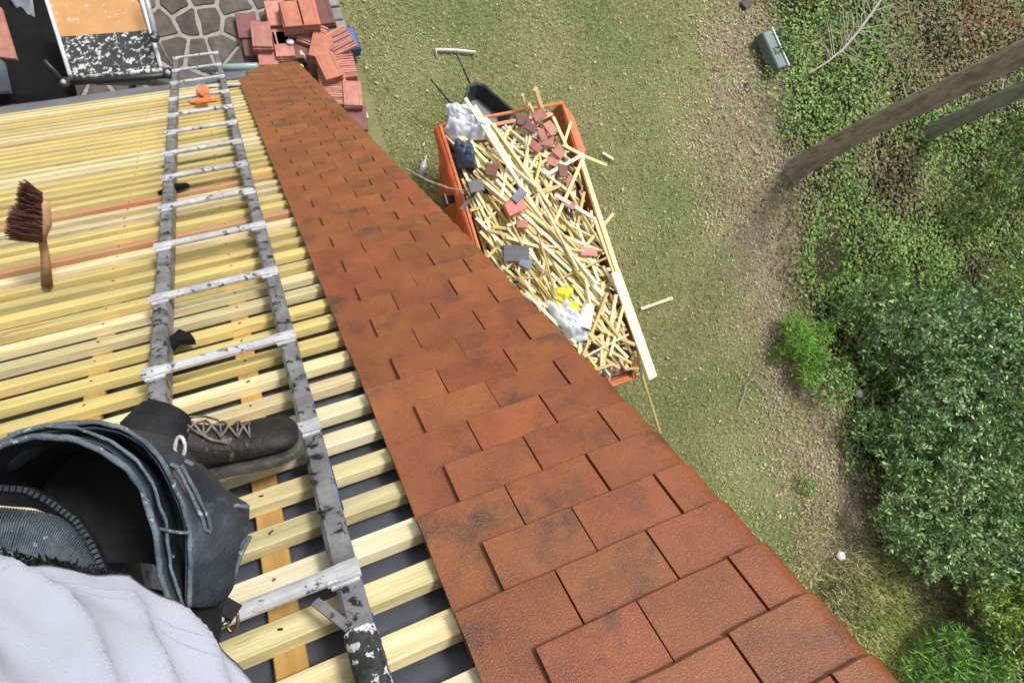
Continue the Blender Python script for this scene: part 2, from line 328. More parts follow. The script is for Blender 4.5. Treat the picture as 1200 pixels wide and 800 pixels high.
def cover():
    x, y = uni(330000, 8, 24, -12, 9); ok, u, v = in_view(x, y, m=120); ce = pl_x(y, COVER_EDGE)
    ok &= rng.random(len(x)) < 1 / (1 + np.exp(-(x - ce - .1 + rng.normal(0, .3, len(x))) * 4))
    ok &= (v < 560); x, y, u, v = x[ok], y[ok], u[ok], v[ok]
    hump = np.clip(vnoise(x, y, .8, 11) * .35 + .16, .02, .5)
    z = GZ + hump * rng.uniform(.4, 1.0, len(x))
    br = vnoise(x, y, .45, 21) + rng.normal(0, .12, len(x))
    brown = (br > .12) | ((u > 1040) & (v < 130) & (rng.random(len(x)) < .55)); rust = (u > 1120) & (u < 1190) & (v < 75 + rng.normal(0, 12, len(x))) & (rng.random(len(x)) < .6)
    mi = np.where(rust, 2, np.where(brown, 1, 0))
    leaves('ground_cover', np.c_[x, y, z], rng.uniform(.03, .085, len(x)) * np.where(rng.random(len(x)) < .06, 1.6, 1), [M_ivy, M_ivy2, M_rusty], 'dense low ivy and weeds covering the ground right of the path', 'ground cover', up=.6, asp=.7, mi=mi)
cover()

# ------------------------------------------------------------------ the patio of crazy paving
def clip_poly(poly, a, b):              # keep the side nearer to a
    mx_, my_ = (a[0] + b[0]) / 2, (a[1] + b[1]) / 2; nx_, ny_ = b[0] - a[0], b[1] - a[1]; out = []
    for i in range(len(poly)):
        p, q = poly[i], poly[(i + 1) % len(poly)]
        dp = (p[0] - mx_) * nx_ + (p[1] - my_) * ny_; dq = (q[0] - mx_) * nx_ + (q[1] - my_) * ny_
        if dp <= 0: out.append(p)
        if dp * dq < 0: t = dp / (dp - dq); out.append((p[0] + (q[0] - p[0]) * t, p[1] + (q[1] - p[1]) * t))
    return out
def patio():
    mb = MB(); mb.box((-3.2, 5.6, GZ + .03), (9.6, 6.4, .10)); pat = tag(mb.build('patio', M_joint), kind='structure')
    pts = [(-5.6 + i * .40 + random.uniform(-.17, .17), 2.4 + j * .38 + random.uniform(-.16, .16)) for i in range(19) for j in range(18)]
    for a in pts:
        if a[0] > 1.45 or a[1] < 2.5 or a[1] > 8.7 or a[0] < -5: continue
        poly = [(a[0] - 1, a[1] - 1), (a[0] + 1, a[1] - 1), (a[0] + 1, a[1] + 1), (a[0] - 1, a[1] + 1)]
        for b in pts:
            if b != a and abs(b[0] - a[0]) < 2 and abs(b[1] - a[1]) < 2: poly = clip_poly(poly, a, b)
        cx = sum(p[0] for p in poly) / len(poly); cy = sum(p[1] for p in poly) / len(poly)
        poly = [(min(p[0], 1.5), p[1]) for p in poly]
        pr = []
        for i, p in enumerate(poly):     # shrink by the joint and round the corners
            q = poly[(i + 1) % len(poly)]
            for t in (.07, .5, .93):
                x = p[0] + (q[0] - p[0]) * t; y = p[1] + (q[1] - p[1]) * t
                d = math.hypot(x - cx, y - cy); k = max(0, 1 - random.uniform(.028, .040) / max(d, .05)); pr.append((cx + (x - cx) * k, cy + (y - cy) * k))
        n = len(pr); zt = .022 + random.uniform(-.006, .006); m2 = MB()
        vs_ = [(x - cx, y - cy, -.02) for x, y in pr] + [(x - cx, y - cy, zt - .006) for x, y in pr] + [((x - cx) * .96, (y - cy) * .96, zt) for x, y in pr]
        fs = [(r * n + i, r * n + (i + 1) % n, (r + 1) * n + (i + 1) % n, (r + 1) * n + i) for r in (0, 1) for i in range(n)] + [tuple(range(2 * n, 3 * n))]
        m2.add(vs_, fs); m2.build('paving_stone', M_stone, pat, world=Matrix.Translation((cx, cy, GZ + .08)))
    me = None
    for i in range(6):                  # grey setts edging the lawn by the tile stacks
        for k in range(2):
            if me is None: b = MB(); b.box((0, 0, 0), (.15, .2, .08), bev=.012, taper=.96); me = b.mesh('sett', M_sett)
            link('sett', me, pat, Matrix.Translation((1.585 + .165 * k, 5.9 + i * .22 + random.uniform(-.01, .01), GZ + .09)) @ Matrix.Rotation(random.uniform(-.06, .06), 4, 'Z'))
patio()

# ------------------------------------------------------------------ the house and its roof
EAVES = 5.0; RIDGE = -1.35; XL = -4.2
house = thing('house', 'house whose steep roof is part bare battens and part new orange red tiles', 'house', (-2, 0, GZ))
mb = MB()
yb = RIDGE * cP; ye = (EAVES - .5) * cP
mb.box((-4.8, (ye - 4.3) / 2, (GZ - .1 + W(0, EAVES).z - .1) / 2), (9.9, ye + 4.3, W(0, EAVES).z - .1 - GZ + .1)); mb.build('wall', M_brick, house)
mb = MB()                                # gable triangle under the roof slope
zt = W(0, RIDGE, -.15).z; pts = [(ye, W(0, EAVES - .5, -.16).z), (yb, zt), (yb * 2 - ye, W(0, EAVES - .5, -.16).z), (yb * 2 - ye, W(0, EAVES).z - .11), (ye, W(0, EAVES).z - .11)]
mb.add([(x, y, z) for x in (.05, .14) for y, z in pts], [(4, 3, 2, 1, 0), (5, 6, 7, 8, 9)] + [(i, (i + 1) % 5, 5 + (i + 1) % 5, 5 + i) for i in range(5)])
mb.build('gable_wall', M_brick, house)
def rmb(mbb, name, m, smooth=False): return mbb.build(name, m, house, smooth, ROOFM)
mb = MB(); n1, n2 = 60, 70                # wrinkled underlay sheet
for j in range(n2 + 1):
    for i in range(n1 + 1):
        x = XL + (.45 - XL) * i / n1; v = RIDGE + (EAVES + .16 - RIDGE) * j / n2
        mb.v.append((x, v, -.078 + noise.noise((x * 3, v * 6, 1)) * .006))
mb.f = [(j * (n1 + 1) + i, (j + 1) * (n1 + 1) + i, (j + 1) * (n1 + 1) + i + 1, j * (n1 + 1) + i + 1) for j in range(n2) for i in range(n1)]; mb.f = [f[::-1] for f in mb.f]; mb.m = [0] * len(mb.f)
rmb(mb, 'underlay', M_under, True)
mb = MB(); mb.box(((XL + .45) / 2, (EAVES + RIDGE) / 2, -.115), (.45 - XL, EAVES - RIDGE, .05)); rmb(mb, 'roof_boarding', M_counter)
# the far slope behind the ridge
mb = MB(); P0 = W(0, RIDGE); far = [Vector((x, P0.y - t * cP, P0.z - t * sP)) for t in (0, 6.3) for x in (XL, .5)]
mb.add([*far, *[p - Vector((0, -.05, .06)) for p in far]], [(0, 1, 3, 2), (6, 7, 5, 4), (0, 4, 5, 1), (2, 3, 7, 6), (1, 5, 7, 3), (0, 2, 6, 4)]); mb.build('rear_slope', M_tile, house)
# counter battens running down the slope
for px, py in ((336, 745), (112, 455)):
    x0, _ = rp(px, py, -.06)
    mb = MB(); mb.box((0, 0, 0), (.048, EAVES - RIDGE, .014), bev=.002)
    mb.build('counter_batten', M_counter, house, world=ROOFM @ Matrix.Translation((x0, (EAVES + RIDGE) / 2, -.0655)))
for x0 in (-2.2, -3.1):
    mb = MB(); mb.box((0, 0, 0), (.048, EAVES - RIDGE, .014), bev=.002)
    mb.build('counter_batten', M_counter, house, world=ROOFM @ Matrix.Translation((x0, (EAVES + RIDGE) / 2, -.0655)))
# tile battens
bm_ = {}
for k in range(-13, 50):
    v = .1 * k + .012
    t = random.random(); m = M_wood
    if k > 8: m = M_wood_y if t < .62 else M_wood
    if k < 8: m = M_wood_p if t < .5 else M_wood
    if k in (19, 24): m = M_wood_r
    x1 = .44; key = m.name
    Lb = x1 - XL
    b = MB(); nseg = 14; wd = .0445 + random.uniform(-.004, .003); th = .024
    for i in range(nseg + 1):             # slightly wavy sawn batten
        x = -Lb / 2 + Lb * i / nseg; dv = noise.noise((x * 1.3, k * 3.1, 0)) * .0035; dh = noise.noise((x * 1.1, k * 2.3, 5)) * .0015
        for a, c in ((-wd / 2, -th / 2), (wd / 2, -th / 2), (wd / 2, th / 2 - .002), (wd / 2 - .002, th / 2), (-wd / 2 + .002, th / 2), (-wd / 2, th / 2 - .002)): b.v.append((x, a + dv, c + dh))
    b.f = [(i * 6 + q, (i + 1) * 6 + q, (i + 1) * 6 + (q + 1) % 6, i * 6 + (q + 1) % 6) for i in range(nseg) for q in range(6)] + [(5, 4, 3, 2, 1, 0), tuple(range(nseg * 6, nseg * 6 + 6))]; b.f = [f[::-1] for f in b.f]; b.m = [0] * len(b.f)
    b.build('batten', m, house, world=ROOFM @ Matrix.Translation(((x1 + XL) / 2, v, -.0455)) @ Matrix.Rotation(random.uniform(-.0012, .0012), 4, 'Z'))
b = MB()
for k in range(-13, 50):
    for px, py in ((336, 745), (112, 455)):
        x0, _ = rp(px, py, -.06); b.tube([(x0 + random.uniform(-.008, .008), .1 * k + .012 + random.uniform(-.008, .008), -.034), (x0, .1 * k + .012, -.0322)], .0020, 6)
tag(rmb(b, 'nail_heads', M_blackmetal), kind='stuff')
# eaves flashing strip and gutter
mb = MB()
for j, (v, h) in enumerate(((EAVES - .06, -.052), (EAVES + .08, -.045), (EAVES + .2, -.03), (EAVES + .3, -.05), (EAVES + .34, -.09))):
    for i in range(41):
        x = XL + (-.08 - XL) * i / 40; mb.v.append((x, v + noise.noise((x * 2, j, 3)) * .03, h + noise.noise((x * 3, j * 2, 1)) * .02))
mb.f = [(j * 41 + i, j * 41 + i + 1, (j + 1) * 41 + i + 1, (j + 1) * 41 + i) for j in range(4) for i in range(40)]; mb.m = [0] * len(mb.f)
o = rmb(mb, 'eaves_flashing', M_lead, True); sm = o.modifiers.new('s', 'SOLIDIFY'); sm.thickness = .006
mb = MB()                                 # half round gutter
gy = EAVES + .42
for i in range(2):
    x = -.12 + i * .42
    for q in range(9):
        a = math.pi * q / 8; mb.v.append((x, gy - math.cos(a) * .055, -.17 - math.sin(a) * .05 + (.0)))
mb.f = [(q, q + 1, 10 + q, 9 + q) for q in range(8)]; mb.m = [0] * 8
o = rmb(mb, 'gutter', M_teal, True); sm = o.modifiers.new('s', 'SOLIDIFY'); sm.thickness = .006
mb = MB(); x0, v0 = rp(236, 81, -.06); x1, v1 = rp(302, 78, -.06); mb.tube([(x0, v0, -.06), (x1, v1, -.06)], .03, 10); rmb(mb, 'gutter_end_pipe', M_teal, True)
mb = MB(); x0, v0 = rp(243, 101, -.02); x1, v1 = rp(294, 98, -.02); mb.bar((x0, v0, -.02), (x1, v1, -.02), .05, .01); rmb(mb, 'eaves_strip', M_white)
mb = MB(); x0, v0 = rp(252, 92, -.04); mb.box((x0 + .08, v0, -.04), (.3, .3, .01)); rmb(mb, 'eaves_felt', M_lead)

# roof tiles
def tile_mesh(wd, curl=False, seed=0):
    mb = MB(); L_ = .265; T = .012; r_ = random.Random(seed)
    prof = []                             # cross section along x: (x, h)
    if not curl:
        n = 6
        for i in range(n + 1): prof.append((wd * i / n, -.0010 * (2 * i / n - 1) ** 2))
    else:
        flat = wd; n = 5
        for i in range(n + 1): prof.append((flat * i / n, 0.0))
        R_ = .055; amax = rad(68)
        for i in range(1, 9): a = amax * i / 8; prof.append((flat + R_ * math.sin(a), -R_ * (1 - math.cos(a))))
        px_, ph_ = prof[-1]
        prof.append((px_ + .030 * math.cos(amax), ph_ - .030 * math.sin(amax)))
    rows = [(-L_, 0), (-.18, 0), (-.12, 0), (-.05, 0), (-.003, 0), (0, -.0022), (0.0003, -T)]
    e = .0018; n = len(prof)
    wob = [r_.uniform(-.0009, .0009) for _ in range(n)]
    for (v, dh) in rows:
        for i, (x, h) in enumerate(prof):
            mb.v.append((x, v + (wob[i] if v > -.01 else 0), h + v * .12 + dh + (.0007 * math.sin(v * 25 + seed))))
    for i, (x, h) in enumerate(prof): mb.v.append((x, -L_, h - L_ * .12 - T))
    R = len(rows) + 1
    idx = lambda j, i: j * n + i
    for j in range(len(rows) - 1):
        for i in range(n - 1): mb.f.append((idx(j, i), idx(j, i + 1), idx(j + 1, i + 1), idx(j + 1, i)))
    last = len(rows) - 1; bk = len(rows)
    for i in range(n - 1): mb.f.append((idx(last, i), idx(last, i + 1), idx(bk, i + 1), idx(bk, i)))   # underside
    mb.f.append(tuple(idx(j, 0) for j in range(R))); mb.f.append(tuple(idx(j, n - 1) for j in range(R))[::-1])
    mb.m = [0] * len(mb.f)
    me = mb.mesh('roof_tile', M_tile); me.validate()
    me.polygons.foreach_set('use_smooth', [True] * len(me.polygons)); me.update(); me.set_sharp_from_angle(angle=rad(28))
    return me
full = [tile_mesh(.1625, seed=s) for s in range(5)]; endA = [tile_mesh(.455 - .333, True, s) for s in range(3)]; endB = [tile_mesh(.455 - .4155, True, s) for s in range(3)]
for k in range(-12, 53):
    odd = k % 2; v = .1 * k
    xs = [.0825 + .165 * i for i in range(2)] if odd else [.165 * i for i in range(2)]
    xe = .4145 if odd else .332
    if k > 49: xs = xs[1:] if not odd else xs
    for x in xs:
        link('roof_tile', random.choice(full), house, ROOFM @ Matrix.Translation((x + random.uniform(-.0008, .0008), v + random.uniform(-.002, .002), random.uniform(-.0006, .0012))) @ Euler((random.uniform(-.004, .004), random.uniform(-.004, .004), random.uniform(-.004, .004))).to_matrix().to_4x4())
    link('verge_tile', random.choice(endB if odd else endA), house, ROOFM @ Matrix.Translation((xe, v + random.uniform(-.002, .002), random.uniform(-.0004, .0012))) @ Euler((0, random.uniform(-.003, .003), random.uniform(-.004, .004))).to_matrix().to_4x4())
mb = MB(); mb.box((.30, EAVES + .12, -.035), (.42, .1, .025)); rmb(mb, 'eaves_tilting_fillet', M_wood)
mb = MB(); mb.box((.452, (RIDGE + EAVES) / 2, -.09), (.02, EAVES - RIDGE, .10)); rmb(mb, 'verge_board', M_wood)

# ------------------------------------------------------------------ ladder lying on the battens
lad = thing('roof_ladder', 'worn mortar splashed aluminium ladder lying down the stripped roof beside the new tiles', 'ladder', W(-.3, .3, 0), rot=ROOFM.to_3x3())
RUNG = [-1.0, -.63, -.255, .12, .494, .866, 1.262, 1.655, 2.05, 2.44, 2.84, 3.27, 3.70, 4.19, 4.80, 5.37, 6.08]
def lmb(b, name, m, smooth=False): return b.build(name, m, lad, smooth, ROOFM)
def stile(xc, xe):
    b = MB(); w_ = .040; prof = [(-w_ / 2, -.030), (w_ / 2, -.030), (w_ / 2, .012), (w_ / 2 - .007, .02), (-w_ / 2 + .007, .02), (-w_ / 2, .012)]
    st = 60
    for i in range(st + 1):
        v = -1.15 + (6.2 + 1.15) * i / st; xx = xc + (xe - xc) * (v / 6.2 if v > 0 else 0); dw = noise.noise((v * 9, xc * 10, 0)) * .002
        for x, h in prof: b.v.append((xx + x + dw, v, h + noise.noise((v * 12, x * 40, 3)) * .0012))
    b.f = [(i * 6 + q, (i + 1) * 6 + q, (i + 1) * 6 + (q + 1) % 6, i * 6 + (q + 1) % 6) for i in range(st) for q in range(6)] + [(5, 4, 3, 2, 1, 0), tuple(range(st * 6, st * 6 + 6))]; b.m = [0] * len(b.f); return b
lmb(stile(-.428, -.44), 'stile', M_alu_d); lmb(stile(-.135, -.10), 'stile', M_alu_d)
for i, v in enumerate(RUNG):
    xr = -.112 + .035 * max(v, 0) / 6.2; xl = -.455; b = MB(); r = .0128; n = 10; ns = 12
    for s_ in range(ns + 1):              # D shaped rung with crimped ends
        x = xl + (xr - xl) * s_ / ns; fl = 1.25 if s_ in (0, 1, ns - 1, ns) else 1.0
        for q in range(n):
            a = 2 * math.pi * q / n; b.v.append((x, v + math.cos(a) * r * fl, .030 + min(math.sin(a), .72) * r + noise.noise((x * 30, v, q)) * .0006))
    b.f = [(s_ * n + q, s_ * n + (q + 1) % n, (s_ + 1) * n + (q + 1) % n, (s_ + 1) * n + q) for s_ in range(ns) for q in range(n)] + [tuple(range(n)), tuple(range(ns * n, ns * n + n))[::-1]]; b.m = [0] * len(b.f)
    b.f = [f[::-1] for f in b.f]
    lmb(b, 'rung', M_alu if i > 3 else M_alu, False)
    for xx in (xl + .026, xr - .026):
        b = MB(); b.box((xx, v, .0225), (.044, .036, .007), bev=.002); b.box((xx, v, .03), (.052, .030, .012), bev=.003); lmb(b, 'rung_bracket', M_alu)
b = MB(); b.bar((-.185, .095, .020), (-.148, .030, .022), .014, .005, Vector((0, 0, 1))); lmb(b, 'brace', M_alu_d)
for vv, ll in ((-.12, .34), (.35, .12)):
    b = MB(); b.box((-.1128, vv, -.006), (.003, ll, .022)); lmb(b, 'edge_label', M_blue)

b = MB(); x_, v_ = rp(438, 728, .02); x2_, v2_ = rp(460, 830, .02)      # mortar and bitumen caked on the lower end of the right stile
for i in range(19):
    t = i / 18; vv = v_ + (v2_ - v_) * t
    for q in range(10):
        a = 2 * math.pi * q / 10; b.v.append((-.135 + math.copysign(abs(math.cos(a)) ** .6, math.cos(a)) * (.0245 + .002 * noise.noise((t * 30, q, 1))), vv + .006 * noise.noise((q * 2, 3, 1)), .0 + math.copysign(abs(math.sin(a)) ** .6, math.sin(a)) * (.0235 + .003 * noise.noise((t * 25, q * 1.3, 5)))))
b.f = [(i * 10 + q, i * 10 + (q + 1) % 10, (i + 1) * 10 + (q + 1) % 10, (i + 1) * 10 + q) for i in range(18) for q in range(10)] + [tuple(range(10)), tuple(range(180, 190))[::-1]]; b.f = [f[::-1] for f in b.f]; b.m = [0] * len(b.f)
lmb(b, 'mortar_splash', mat('bitumen_splash', (0.02, 0.021, 0.023), .5, (0.05, 0.05, 0.055), 30, bump=.004, bscale=60, spots=(0.55, 0.56, 0.57), sscale=38, sthr=.52, ssoft=.03), True)
# orange rag tied to the ladder near the eaves
def blob(c, r, seed, sub=3, amp=.35, fr=3.0):
    import bmesh
    bm = bmesh.new(); bmesh.ops.create_icosphere(bm, subdivisions=sub, radius=1)
    for v in bm.verts:
        n_ = noise.noise(v.co * fr + Vector((seed * 3.1, seed, 0))) + .5 * noise.noise(v.co * fr * 2.3 + Vector((seed, 7, 0)))
        v.co = v.co * (1 + amp * n_); v.co = Vector((v.co.x * r[0], v.co.y * r[1], v.co.z * r[2]))
    mbb = MB(); mbb.v = [tuple(v.co + Vector(c)) for v in bm.verts]; mbb.f = [tuple(v.index for v in f.verts) for f in bm.faces]; mbb.m = [0] * len(mbb.f); bm.free(); return mbb
x0, v0 = rp(238, 107, .05)
b = blob((0, 0, 0), (.038, .17, .03), 3, 3, .5, 2.5); b2 = blob((-.01, -.18, -.02), (.085, .04, .015), 5, 3, .5, 3); b.add(b2.v, b2.f)
o = b.build('orange_rag', M_rag, smooth=True, world=ROOFM @ Matrix.Translation((x0, v0, .045))); tag(o, 'bright orange rag bundled on the ladder rungs near the eaves', 'rag')

# black scraps caught below the rungs
for px, py, sx in ((207, 219, .055), (205, 399, .05)):
    x0, v0 = rp(px, py, -.01); b = MB(); n = 9
    pts = [(math.cos(a) * (sx + random.uniform(-.02, .03)), math.sin(a) * .03 * random.uniform(.4, 1.3), random.uniform(0, .02)) for a in [2 * math.pi * i / n for i in range(n)]]
    b.add([(p[0], p[1], p[2] + .012) for p in pts] + [(0, 0, .035)] + [(p[0] * .95, p[1] * .95, p[2] - .004) for p in pts], [(i, (i + 1) % n, n) for i in range(n)] + [(n + 1 + i, n + 1 + (i + 1) % n, (i + 1) % n, i) for i in range(n)] + [tuple(range(n + 1, 2 * n + 1))[::-1]])
    o = b.build('felt_scrap', M_black, world=ROOFM @ Matrix.Translation((x0, v0, -.03)))
    tag(o, 'torn black felt scrap under the ladder rung ' + ('far down the roof' if py < 300 else 'just below the boot'), 'scrap')

# bristle brush standing on the battens at the left
xb, vb = rp(55, 334, -.03)
br = thing('roofing_brush', 'brown fan shaped bristle brush with wooden handle standing on the battens at far left', 'brush', W(xb, vb, -.03))
base = W(xb, vb, -.03)
depb = (base - CAM).dot(FW)
hp = [base, cp(53, 300, depb - .05), cp(49, 278, depb - .09), cp(52, 262, depb - .12), cp(51, 236, depb - .16)]
b = MB(); up_ = -FW; b2 = MB()
b.tube(hp, [.017, .013, .012, .02, .017], 8); b.build('handle', M_handle, br, True)
b = MB(); hd = [cp(52, 286, depb - .09), cp(50, 262, depb - .13), cp(46, 236, depb - .17)]
b.tube([cp(49, 284, depb - .1), cp(48, 262, depb - .13), cp(40, 232, depb - .17), cp(34, 222, depb - .18)], [.012, .02, .017, .008], 8); b.build('brush_head', M_handle, br, True)
b = MB()
for i in range(1100):
    t = random.random(); rpt = Vector(hp[4]).lerp(Vector(hp[2]), t) * 1.0
    tgt = cp(27 - 12 * (t) + random.uniform(-6, 6) - (6 if t > .5 else 0), 214 + 62 * t + random.uniform(-6, 6), depb - .24 + .12 * t + random.uniform(-.03, .03))
    st = cp(44 + random.uniform(-5, 6), 226 + 58 * t, depb - .17 + .05 * t + random.uniform(-.015, .015))
    if i % 3 == 0: tgt = st.lerp(tgt, random.uniform(.6, 1.0))
    mid = st.lerp(tgt, .55) + Vector((random.uniform(-.006, .006), random.uniform(-.006, .006), .01))
    b.tube([st, mid, tgt], [.0022, .0018, .0007], 3, cap=False)
tag(b.build('bristles', M_brown, br), kind='stuff')

# ------------------------------------------------------------------ hoist carriage at the eaves (top left)
dh = 6.2
def cph(px, py, d=dh): return cp(px, py, d)
ho = thing('tile_hoist', 'mortar splashed hoist platform with tan board and white tube frame beyond the eaves', 'hoist', cph(130, 95))
A, B_, C_, D_ = cph(84, 90, 6.2), cph(190, 80, 6.2), cph(158, -30, 6.35), cph(48, -25, 6.35)
nrm = (B_ - A).cross(D_ - A).normalized()
if nrm.dot(FW) > 0: nrm = -nrm
def slab(b, P, th, mi=0): P = [Vector(p) for p in P]; n = len(P); b.add([*P, *[p - nrm * th for p in P]], [tuple(range(n)), tuple(range(n, 2 * n))[::-1]] + [(i, i + n, (i + 1) % n + n, (i + 1) % n) for i in range(n)], mi)
lp = lambda a, c, t: Vector(a).lerp(Vector(c), t)
A2, B2 = lp(A, D_, .40), lp(B_, C_, .40)
b = MB(); slab(b, [A, B_, B2, A2], .03); b.build('splashed_mat', M_mortar, ho)
b = MB(); slab(b, [A2, B2, lp(B_, C_, .62), lp(C_, D_, .22), lp(C_, D_, .30) + (C_ - B_) * .2, D_ + (D_ - A) * .2], .03); b.build('board', M_ply, ho)
for P, Q in ((A, D_ + (D_ - A) * .3), (B_, C_ + (C_ - B_) * .3), (A + (B_ - A) * -.02 - (D_ - A) * .03, B_ - (C_ - B_) * .03)):
    b = MB(); b.tube([Vector(P) + nrm * .02, Vector(Q) + nrm * .02], .020, 8); b.build('frame_tube', M_mortar2 if P is not A and P is not B_ else M_white, ho, True)
b = MB(); b.tube([cph(166, -40, 5.9), cph(172, 0, 5.95), cph(181, 38, 6.0)], .026, 10); b.tube([cph(181, 38, 6.0), cph(192, 62, 6.3), cph(206, 84, 6.6)], .014, 8); b.build('guard_rail', M_alu, ho, True)
b = MB(); b.tube([cph(78, 97, 6.1), cph(140, 93, 6.1), cph(198, 88, 6.1)], .03, 8); b.build('axle', M_blackmetal, ho, True)
for px, py, r in ((76, 97, .06), (181, 44, .055), (198, 86, .06)):
    c = cph(px, py, 6.05); wl = []
    for q in range(17): a = 2 * math.pi * q / 16; wl.append(c + (RT * math.cos(a) + DN * math.sin(a)) * r * .62)
    b = MB(); b.tube(wl, r * .3, 8, cap=False); wb = b.build('wheel', M_rubber, ho, True)
    b = MB(); b.tube([c - FW * .03, c + FW * .03], r * .38, 12); b.build('hub', M_alu, wb, True)
b = MB(); b.tube([cph(52, 71, 5.9), cph(66, 86, 6.0), cph(74, 96, 6.05)], .02, 8); b.build('brake_lever', M_blackmetal, ho, True)
b = MB()
for t in (0.15, .85):
    s0 = lp(A, B_, t) - nrm * .06; s1 = lp(D_, C_, t) - nrm * .06; b.bar(s0, s1, .05, .05, nrm)
b.build('carriage_rail', M_blackmetal, ho)
b = MB()                                   # lattice mast down to the patio
f0 = lp(A, B_, .2) - nrm * .12; f1 = lp(A, B_, .8) - nrm * .12; g0 = Vector((f0.x, f0.y + 1.3, GZ + .1)); g1 = Vector((f1.x, f1.y + 1.3, GZ + .1))
b.bar(f0, g0, .06, .06); b.bar(f1, g1, .06, .06)
for i in range(12): t = (i + .5) / 12; b.bar(lp(f0, g0, t), lp(f1, g1, t), .035, .035)
b.build('mast', M_alu_d, ho)
# shade left of the hoist painted as a black sheet, grey membrane behind it and the red board
def patch(name, pix, m, thick=.02, n=1, parent=None, amp=0.0, smooth=False, lab=None, cat=None, sub=6):
    """quad patch from four (px,py,depth) corners"""
    P = [cp(*q) for q in pix]; b = MB(); N_ = sub
    nn = (P[1] - P[0]).cross(P[3] - P[0]).normalized()
    if nn.dot(FW) > 0: nn = -nn
    sd_ = random.random() * 50
    for j in range(N_ + 1):
        for i in range(N_ + 1):
            p = lp(lp(P[0], P[1], i / N_), lp(P[3], P[2], i / N_), j / N_); b.v.append(tuple(p + nn * amp * noise.noise((i * .7 + sd_, j * .7, sd_))))
    b.f = [(j * (N_ + 1) + i, j * (N_ + 1) + i + 1, (j + 1) * (N_ + 1) + i + 1, (j + 1) * (N_ + 1) + i) for j in range(N_) for i in range(N_)]; b.m = [0] * len(b.f)
    c = sum(P, Vector()) / 4; b.v = [tuple(Vector(v) - c) for v in b.v]
    o = b.build(name, m, parent, smooth, Matrix.Translation(c)); s = o.modifiers.new('s', 'SOLIDIFY'); s.thickness = thick; s.offset = 0
    if lab: tag(o, lab, cat)
    return o
patch('shade_sheet', [(-60, 124, 6.35), (92, 118, 6.35), (52, -20, 8.2), (-60, -20, 8.2)], M_black, .01, amp=.12, smooth=True, lab='black sheet painted in for the shade beyond the eaves left of the hoist', cat='plastic sheet', sub=12)
patch('grey_membrane', [(12, 0, 7.6), (44, 40, 7.6), (34, -30, 7.7), (8, -30, 7.7)], M_lead, .01, amp=.05, smooth=True, lab='grey membrane strip folded over the black shade sheet at top left', cat='membrane')
patch('red_board', [(-30, 64, 5.6), (20, 70, 5.6), (2, 10, 5.7), (-30, 6, 5.7)], M_oldtile, .03, lab='dusty red board poking into view at the far left above the eaves', cat='board')
patch('zinc_pipe_offcut', [(-20, 110, 6.2), (12, 108, 6.2), (4, 72, 6.25), (-20, 70, 6.25)], M_lead, .05, lab='grey metal offcut standing beside the eaves at the far left edge', cat='metal sheet')

# ------------------------------------------------------------------ stacks of old roof tiles on the patio
TW, TL = .27, .38
def tmesh(m, wd=TW, ln=TL, th=.028):
    b = MB(); b.box((0, 0, 0), (wd, ln, th), bev=.006, taper=.99); b.bar((-wd * .3, -ln / 2, th / 2 + .001), (-wd * .3, ln / 2, th / 2 + .001), .02, .010); b.bar((wd * .36, -ln / 2, th / 2 + .001), (wd * .36, ln / 2, th / 2 + .001), .02, .010)
    return b.mesh('old_tile', m)
TM = {'p': tmesh(M_oldtile), 'o': tmesh(M_oldtile_o), 'd': tmesh(M_oldtile_d)}
STK = [ # px, py, height, rotation deg, key, on edge, wording
 (290, 30, .22, 4, 'd', 0, 'in the low mauve stack nearest the crazy paving'),
 (324, 14, .42, 3, 'p', 0, 'in the dusky pink stack left of the tall orange one'),
 (341, 15, .62, 4, 'o', 0, 'in the left half of the tallest orange stack'),
 (361, 14, .62, 4, 'o', 0, 'in the right half of the tallest orange stack'),
 (328, 36, .34, 2, 'p', 0, 'in the pink stack with a gap on its left, second row'),
 (306, 41, .40, 8, 'p', 0, 'in the narrow stack beside the dark gap on the patio'),
 (333, 52, .34, 3, 'p', 0, 'in the stack carrying a blob of white mortar'),
 (352, 52, .31, 3, 'd', 0, 'in the stack right of the blob of white mortar'),
 (295, 50, .20, 4, 'd', 0, 'in the low dark stack above the eaves pipe'),
 (313, 60, .28, 6, 'p', 0, 'in the pink stack peeping over the roof end'),
 (379, 14, .24, 2, 'd', 0, 'in the low mauve stack by the grey setts'),
 (366, 43, .30, 30, 'p', 1, 'in the short row standing on edge behind the tilted pair'),
 (376, 54, .48, 28, 'o', 0, 'in the stack twisted diagonally, bright pink on top'),
 (386, 76, .50, -6, 'o', 0, 'in the brightest orange single stack'),
 (398, 50, .30, -18, 'p', 1, 'in the row standing on edge beside the blue board'),
 (401, 82, .26, 4, 'p', 1, 'in the row standing on edge right of the orange stack'),
 (390, 97, .32, 8, 'p', 1, 'in the lined row on edge below the orange stack'),
 (413, 110, .40, 10, 'p', 0, 'in the stack nearest the lawn with the plain pink top'),
 (396, 113, .26, 12, 'p', 1, 'in the low row beside the roof verge'),
 (419, 136, .28, 10, 'd', 0, 'in the darker stack half hidden by the roof verge'),
]
